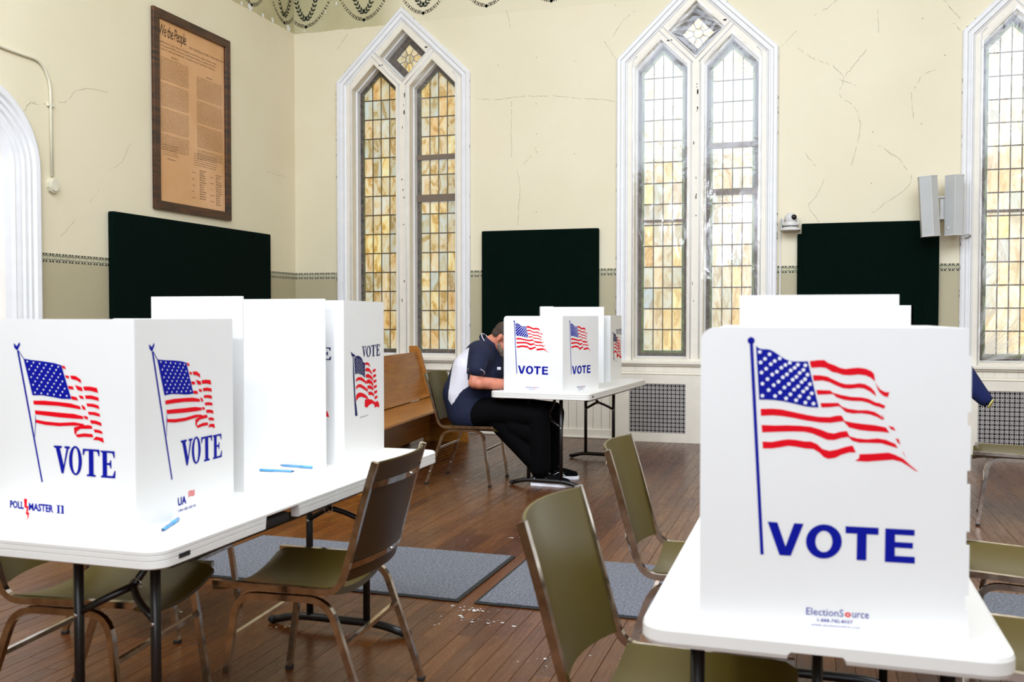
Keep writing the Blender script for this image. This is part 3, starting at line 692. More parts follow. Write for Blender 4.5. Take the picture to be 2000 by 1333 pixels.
# framed document
Y0, Y1, Z0, Z1 = 7.39, 8.60, 2.305, 4.17
t = tag(empty('framed_document', (XL, (Y0+Y1)/2, (Z0+Z1)/2)), 'tall framed parchment document headed We the People on the left wall', 'picture'); hw, hh = (Y1-Y0)/2, (Z1-Z0)/2; fwd = .085
MB().rbox((.02, -hw+fwd/2, 0), (.035, fwd, 2*hh), .006).build('frame_rail', M['frame'], t); MB().rbox((.02, hw-fwd/2, 0), (.035, fwd, 2*hh), .006).build('frame_rail', M['frame'], t)
MB().rbox((.022, 0, hh-fwd/2), (.035, 2*hw-2*fwd+.01, fwd), .006).build('frame_rail', M['frame'], t); MB().rbox((.022, 0, -hh+fwd/2), (.035, 2*hw-2*fwd+.01, fwd), .006).build('frame_rail', M['frame'], t)
sheet = MB().bbox((.004, -hw+fwd, -hh+fwd), (.012, hw-fwd, hh-fwd)).build('parchment_sheet', M['parchment'], t)
DOC = """Section 1. All legislative Powers herein granted shall be vested in a Congress of the United States, which shall consist of a Senate and House of Representatives. Section 2. The House of Representatives shall be composed of Members chosen every second Year by the People of the several States, and the Electors in each State shall have the Qualifications requisite for Electors of the most numerous Branch of the State Legislature. No Person shall be a Representative who shall not have attained to the Age of twenty five Years, and been seven Years a Citizen of the United States, and who shall not, when elected, be an Inhabitant of that State in which he shall be chosen. Representatives and direct Taxes shall be apportioned among the several States which may be included within this Union, according to their respective Numbers. When vacancies happen in the Representation from any State, the Executive Authority thereof shall issue Writs of Election to fill such Vacancies. The House of Representatives shall chuse their Speaker and other Officers; and shall have the sole Power of Impeachment. Section 3. The Senate of the United States shall be composed of two Senators from each State, chosen by the Legislature thereof, for six Years; and each Senator shall have one Vote. """
PRE = "We the People of the United States, in Order to form a more perfect Union, establish Justice, insure domestic Tranquility, provide for the common defence, promote the general Welfare, and secure the Blessings of Liberty to ourselves and our Posterity, do ordain and establish this Constitution for the United States of America."
tm = MB()
def put(v2, x, z, sx=1, sz=1): vs, fs = v2; tm.add([(.0128, x+a*sx, z+b_*sz) for a, b_ in vs], fs)
wi_ = 2*(hw-fwd)
put(fit_text('We the People', 0, 0, .40, .145, res=3, bold=.006, shear=.18, spacing=.86), -wi_/2+.02, hh-fwd-.185)
put(text2d(PRE[13:76], .026, 1, shear=.4), -wi_/2+.45, hh-fwd-.165, 1, 1.5)
pre = PRE[76:]; n = 84
for k in range(3): put(text2d(pre[k*n:(k+1)*n], .0255, 1, shear=.4), -wi_/2+.02+.01*k, hh-fwd-.215-.032*k, 1, 1.1)
body = text2d(DOC, .0135, 0, width=.43, align='JUSTIFY', shear=.3, line=.95)
hB = max(p[1] for p in body[0])-min(p[1] for p in body[0])
for (x, z, lim) in ((-wi_/2+.03, hh-fwd-.34, hh-fwd-1.21), (wi_/2-.46, hh-fwd-.40, hh-fwd-1.21)):
    head = text2d('Article. I.', .03, 2, shear=.2); put(head, x+.16, z+.012); zz = z
    k = 0
    while zz-hB > lim: put(body, x, zz-.012, .98, 1); zz -= hB+.022; k += 1
    half = text2d(DOC[:int(len(DOC)*max(.15, min(.95, (zz-lim)/hB)))], .0135, 0, width=.43, align='JUSTIFY', shear=.3, line=.95); put(half, x, zz-.012, .98, 1)
NAMES = 'Delaware Virginia Georgia Jersey Carolina Maryland Hampshire York Connecticut Pensylvania'.split()
rr = random.Random(2)
def scrawl(x, z, n, wd):
    for k in range(n):
        pts = []; s = ''.join(rr.choice('aceimnorsuvwtlhd') for _ in range(rr.randint(7, 12)))
        put(text2d(s.capitalize(), .024, 1, shear=.5), x, z-k*.023, wd, 1)
for k in range(5): put(text2d(PRE[k*30:k*30+34], .0165, 1, shear=.4), -wi_/2+.05, -hh+fwd+.53-.022*k, 1, 1)
scrawl(-wi_/2+.12, -hh+fwd+.40, 1, 1.4)
for k in range(6): put(text2d(PRE[20+k*40:76+k*40], .0165, 1, shear=.4), 0.0, -hh+fwd+.52-.022*k, 1, 1)
scrawl(.09, -hh+fwd+.36, 13, .8); scrawl(.36, -hh+fwd+.35, 14, .8)
for k in range(5): put(text2d(NAMES[k], .017, 1, shear=.4), -.03, -hh+fwd+.33-.062*k, .9, 1); put(text2d(NAMES[k+5], .017, 1, shear=.4), .27, -hh+fwd+.32-.06*k, .8, 1)
tm.build('handwritten_text', M['ink'], sheet)
# conduit on the left wall
t = tag(empty('electrical_conduit', (XL, 6.15, 2.4)), 'cream painted conduit bending down the left wall to a small box beside the arched window', 'conduit')
pts = rounded([(.015, -.9, .98), (.015, -.47, .93), (.015, -.085, .925), (.015, .005, .78), (.015, .012, .03)], .12, 6)
MB().tube(pts, .011, 10).build('pipe', M['conduit'], t, True)
MB().rbox((.01, .008, .60), (.02, .07, .03), .004).build('clamp', M['conduit'], t)
mb = MB(); n = 10; 
oc = [(.05*math.cos(2*PI*i/n+.3), .062*math.sin(2*PI*i/n+.3)) for i in range(n)]; mb.plate(oc, [], (0, .012, -.04), (0, 1, 0), (0, 0, 1), (1, 0, 0), .035); mb.plate([(p[0]*.8, p[1]*.8) for p in oc], [], (.035, .012, -.04), (0, 1, 0), (0, 0, 1), (1, 0, 0), .012); mb.build('junction_box', M['conduit'], t)
# camera on a shelf bracket
t = tag(empty('dome_camera', (-.205, YB-.10, 2.175)), 'white swivelling dome camera on a wall shelf beside the middle window', 'camera')
MB().rbox((0, 0, -.008), (.185, .18, .014), .006).build('bracket_shelf', M['offwhite'], t)
MB().rbox((-.088, .04, .05), (.02, .09, .12), .008).build('mounting_plate', M['greyplastic'], t)
mb = MB(); ln = [(0, .0), (.075, .0), (.078, .012), (.072, .02), (.072, .032), (.076, .04), (.07, .07), (0, .07)]
def lathe(mb, pr, c=(0, 0, 0), n=24):
    vs = [(c[0]+r*math.cos(2*PI*k/n), c[1]+r*math.sin(2*PI*k/n), c[2]+z) for r, z in pr for k in range(n)]
    mb.add(vs, [(i*n+k, i*n+(k+1) % n, (i+1)*n+(k+1) % n, (i+1)*n+k) for i in range(len(pr)-1) for k in range(n)])
lathe(mb, ln); autosmooth(mb.build('camera_base', M['offwhite'], t), .5)
mb = MB(); lathe(mb, [(.0725, .021), (.0725, .031)]); mb.build('dark_band', M['black'], t)
for sx in (-1, 1): MB().rbox((sx*.072, -.01, .07), (.014, .05, .06), .005).build('yoke_arm', M['offwhite'], t)
MB().sphere((0, 0, .105), .06, 24, 14, (1.02, 1, 1)).build('camera_head', M['offwhite'], t, True)
mb = MB(); mb.tube([(.028, -.035, .112), (.036, -.062, .116)], [.028, .024], 20); mb.build('lens', M['black'], t, True)
tag(MB().tube([(-.305, YB-.012, 2.16), (-.305, YB-.012, 1.2), (-.305, YB-.012, .85)], .006, 8).build('camera_cable', M['trim'], None, True), 'thin white cable running down beside the middle window from the dome camera', 'cable')
# wall speakers
def speaker(label, x, z, tilt, rz, y):
    t = tag(empty('wall_speaker', (x, y, z), rz), label, 'speaker'); t.rotation_euler = (0, tilt, rz)
    pr = [(-.07, .06), (-.08, -.045), (.012, -.085), (.078, -.05), (.07, .06)]; h = .275
    mb = MB(); mb.plate(pr, [], (0, 0, -h), (1, 0, 0), (0, 1, 0), (0, 0, 1), 2*h); mb.build('speaker_shell', M['greyplastic'], t)
    for zc in (h, -h-.006): mb = MB(); mb.plate([(p[0]*1.04, p[1]*1.04) for p in pr], [], (0, 0, zc), (1, 0, 0), (0, 1, 0), (0, 0, 1), .006); mb.build('end_cap', M['offwhite'], t)
    MB().tube([(.012, -.0865, -h), (.012, -.0865, h)], .003, 6).build('front_seam', M['offwhite'], t)
    MB().box((-.045, -.065, -h+.065), (.018, .003, .018), .78).build('maker_badge', M['offwhite'], t)
    return t
speaker('grey column speaker tilted forward above the stepped green panel', 1.035, 2.335, -.06, .12, YB-.30)
speaker('grey column speaker hanging straight beside the right hand arched window', 1.268, 2.345, 0, -.25, YB-.22)
t = tag(empty('speaker_bracket', (1.17, YB, 2.33)), 'white steel wall bracket carrying the two column speakers', 'bracket')
MB().rbox((0, -.10, 0), (.05, .18, .21), .008).build('bracket_plate', M['offwhite'], t)
for z in (.10, -.10): MB().rbox((.0, -.20, z), (.16, .018, .018), .004).build('bracket_arm', M['offwhite'], t)
tag(MB().tube(rounded([(1.36, YB-.12, 2.07), (1.40, YB-.10, 2.085), (1.44, YB-.05, 2.07), (1.38, YB-.04, 2.05)], .02, 5), .007, 8).build('speaker_cable', M['greyplastic'], None, True), 'short grey cable looping from the straight column speaker onto the window casing', 'cable')
# ================================================================ rugs
def rug(label, x0, x1, y0, y1, rz=0):
    t = tag(empty('entrance_mat', ((x0+x1)/2, (y0+y1)/2, 0), rz), label, 'mat'); a, c = (x1-x0)/2, (y1-y0)/2
    MB().rbox((0, 0, .004), (2*a, 2*c, .006), .002, 1).build('rubber_edge', M['rubber'], t)
    MB().rbox((0, 0, .009), (2*a-.036, 2*c-.036, .007), .003, 2).build('carpet_pile', M['carpet'], t)
rug('grey carpet mat on the wooden floor behind the left voting table', -3.12, -1.53, 4.05, 4.91, -.01)
rug('grey carpet mat reaching right under the chairs of the front voting table', -1.46, 1.75, 4.045, 4.94, 0)
rr = random.Random(4); mb = MB()
FLK = [(-1.418,3.959,26,0.045),(-1.483,3.811,30,0.09),(-1.307,3.845,14,0.03),(-1.521,3.973,8,0.05),(-1.184,3.8,3,0.01),(-0.713,3.571,4,0.05),(-0.941,3.47,5,0.04),(-1.953,5.187,4,0.2),(-2.631,7.046,6,0.05),(-1.657,5.348,8,0.05),(-2.09,3.478,4,0.05),(-0.992,3.398,5,0.06),(-2.685,3.543,6,0.02)]
for (x, y, n, s) in FLK:
    for k in range(n):
        px, py = x+rr.gauss(0, s), y+rr.gauss(0, s*.45); r = rr.choice((.0015, .002, .003, .005, .009)); m_ = 6
        mb.add([(px+r*math.cos(2*PI*i/m_)*rr.uniform(.4, 1.6), py+r*math.sin(2*PI*i/m_)*rr.uniform(.4, 1), .0022) for i in range(m_)], [tuple(range(m_))])
tag(mb.build('paint_flakes', M['flake'], None), 'white crumbs and flakes scattered on the floor before the gap between the mats', 'debris', kind='stuff')
# ================================================================ pews
def pew(label, x, y0, y1, rz):
    """x,y of the seat front edge at y0; faces +X"""
    t = tag(empty('church_pew', (x, y0, 0), rz), label, 'pew'); L_ = y1-y0
    pr = [(-.60, .93), (-.575, .935), (-.53, .80), (-.49, .62), (-.455, .50), (-.43, .47), (-.47, .46), (-.515, .60), (-.56, .78)]
    mb = MB(); n = len(pr); vs = [(p[0], yy, p[1]) for yy in (0, L_) for p in pr]; mb.add(vs, [(i, (i+1) % n, n+(i+1) % n, n+i) for i in range(n)]+[tuple(range(n)), tuple(range(2*n-1, n-1, -1))]); mb.build('backrest', M['pew'], t)
    mb = MB(); mb.rbox((-.225, L_/2, .445), (.46, L_, .03), .012, 3); mb.build('seat', M['pew'], t)
    for yy in (-.02, L_+.02):
        pe = [(-.50, 0), (-.02, 0), (-.04, .36), (.0, .44), (-.02, .50), (-.30, .56), (-.47, .70), (-.545, .96), (-.58, 1.0), (-.66, .995), (-.655, .92), (-.56, .5)]
        mb = MB(); mb.plate(pe, [], (0, yy-.022, 0), (1, 0, 0), (0, 0, 1), (0, 1, 0), .044); mb.build('end_panel', M['pew'], t)
    mb = MB(); mb.rbox((-.44, L_/2, .22), (.02, L_, .30), .004); mb.build('back_board', M['pew'], t)
    return t
pew('oak pew with curved back and visible seat, behind the left table', -3.08, 6.30, 9.25, .10)
pew('oak pew behind the other one, mostly hidden, close to the left wall', -3.72, 6.60, 9.10, .10)
# ================================================================ folding tables
def ring_pts(w_, l_, d, r, notches):
    o = rrect(w_+2*d, l_+2*d, r, 7); c3 = o[:24]; c4 = o[24:]; out = [(p, 0) for p in c3]
    for e, a, b_, up_ in notches:
        if e == 'near': out += [((q, -l_/2-d), u) for q, u in ((a-.003, 0), (a+.003, up_), (b_-.003, up_), (b_+.003, 0))]
    out += [(p, 0) for p in c4]
    for e, a, b_, up_ in notches:
        if e == 'right': out += [((w_/2+d, q), u) for q, u in ((a-.003, 0), (a+.003, up_), (b_-.003, up_), (b_+.003, 0))]
    return out
def table(label, x, y, rz, w_, l_, fy, edge, foot=.30, handle=None, lx=.132, notches=()):
    t = tag(empty('folding_table', (x, y, 0), rz), label, 'table'); H = .737; R0 = .055
    mb = MB()
    if edge: pr = [(-.02, H), (-.006, H), (0, H-.006), (0, H-.014), (-.003, H-.0155), (0, H-.017), (0, H-.028), (-.003, H-.0295), (0, H-.031), (0, H-.048), (-.006, H-.052), (-.02, H-.052)]
    else: pr = [(-.03, H), (-.012, H-.001), (-.003, H-.006), (0, H-.014), (0, H-.036), (-.004, H-.044), (-.014, H-.048), (-.03, H-.048)]
    rings = []; zb_ = pr[-1][1]; pr = pr+[(-.03, zb_), (-.03, H-.022)]
    for d, z in pr: rings.append([(p[0], p[1], max(z, H-.05+u) if u else z) for p, u in ring_pts(w_, l_, d, max(.01, R0+d), notches)])
    n = len(rings[0]); vs = [p for r in rings for p in r]; fs = [(i*n+k, (i+1)*n+k, (i+1)*n+(k+1) % n, i*n+(k+1) % n) for i in range(len(rings)-1) for k in range(n)]
    fs += [tuple(range(n)), tuple(reversed(range((len(rings)-1)*n, len(rings)*n)))]; mb.add(vs, fs)
    top = autosmooth(mb.build('tabletop', M['plastic'], t), .35)
    MB().bbox((-w_/2-.0005, -.0015, H-.05), (w_/2+.0005, .0015, H+.0003)).build('fold_seam', M['trim'], t) if edge else None
    for s in (-1, 1):
        for sx in (-1, 1):
            MB().tube([(sx*lx, s*fy, .035), (sx*lx, s*fy, H-.045)], .0145, 12).build('leg', M['tubeblack'], t, True)
        pts = rounded([(-foot, s*fy, .016), (-foot*.62, s*fy, .045), (foot*.62, s*fy, .045), (foot, s*fy, .016)], .14, 6)
        MB().tube(pts, .017, 12).build('foot', M['tubeblack'], t, True)
        for sx in (-1, 1): MB().sphere((sx*foot, s*fy, .018), .02, 10, 6, (1.2, 1, .85)).build('foot_cap', M['rubber'], t, True)
        yi = s*(fy-.22)
        mb = MB(); mb.tube(rounded([(-lx, s*fy, .46), (-.06, s*fy-s*.02, .50), (0, s*(fy-.07), .53)], .04, 4), .011, 10); mb.tube(rounded([(lx, s*fy, .46), (.06, s*fy-s*.02, .50), (0, s*(fy-.07), .53)], .04, 4), .011, 10)
        mb.tube([(0, s*(fy-.07), .53), (0, s*(fy-.28), H-.06)], .011, 10); mb.build('brace', M['tubeblack'], t, True)
        mb = MB(); mb.tube([(.02*math.cos(q*PI/6), s*(fy-.08), .53+.02*math.sin(q*PI/6)) for q in range(13)], .002, 5, (0, 1, 0)); mb.build('lock_ring', M['steel'], t, True)
        for sx in (-1, 1): MB().sphere((sx*lx-.0, s*fy-.0145, .455), .007, 8, 5, (1, .5, 1)).build('rivet', M['steel'], t, True)
        MB().bbox((-w_/2+.07, s*fy-.02, H-.055), (w_/2-.07, s*fy+.02, H-.047)).build('under_rail', M['tubeblack'], t)
    for sx in (-1, 1): MB().bbox((sx*(w_/2-.05)-.012, -l_/2+.1, H-.07), (sx*(w_/2-.05)+.012, l_/2-.1, H-.048)).build('side_rail', M['tubeblack'], t)
    if handle:
        hx, hy = handle; MB().rbox((hx, hy, H-.075), (.05, .17, .06), .018, 3).build('carry_handle', M['rubber'], t)
    return t
tl = table('white folding table with grooved edge and three voting booths at the left', -1.88, 2.875, 0, .70, 1.85, .66, True, .31, notches=(('right', -.44, -.25, .038),))
MB().rbox((.322, -.36, .694), (.03, .155, .034), .012, 3).build('carry_handle', M['rubber'], tl)
MB().bbox((.3495, -.845, .700), (.3515, -.80, .712)).build('maker_plate', M['rubber'], tl)
tm_ = table('white folding table beyond the others where the man in the polo shirt is seated', -1.896, 7.756, -.07, .80, 1.80, .75, True, .27)
MB().bbox((.3995, -.82, .703), (.4015, -.785, .715)).build('maker_plate', M['rubber'], tm_)
tn = table('white folding table with smooth rounded edge in the right foreground', .018, 2.705, 0, .655, 1.85, .795, False, .30, lx=.23, notches=(('near', -.052, .044, .020),))
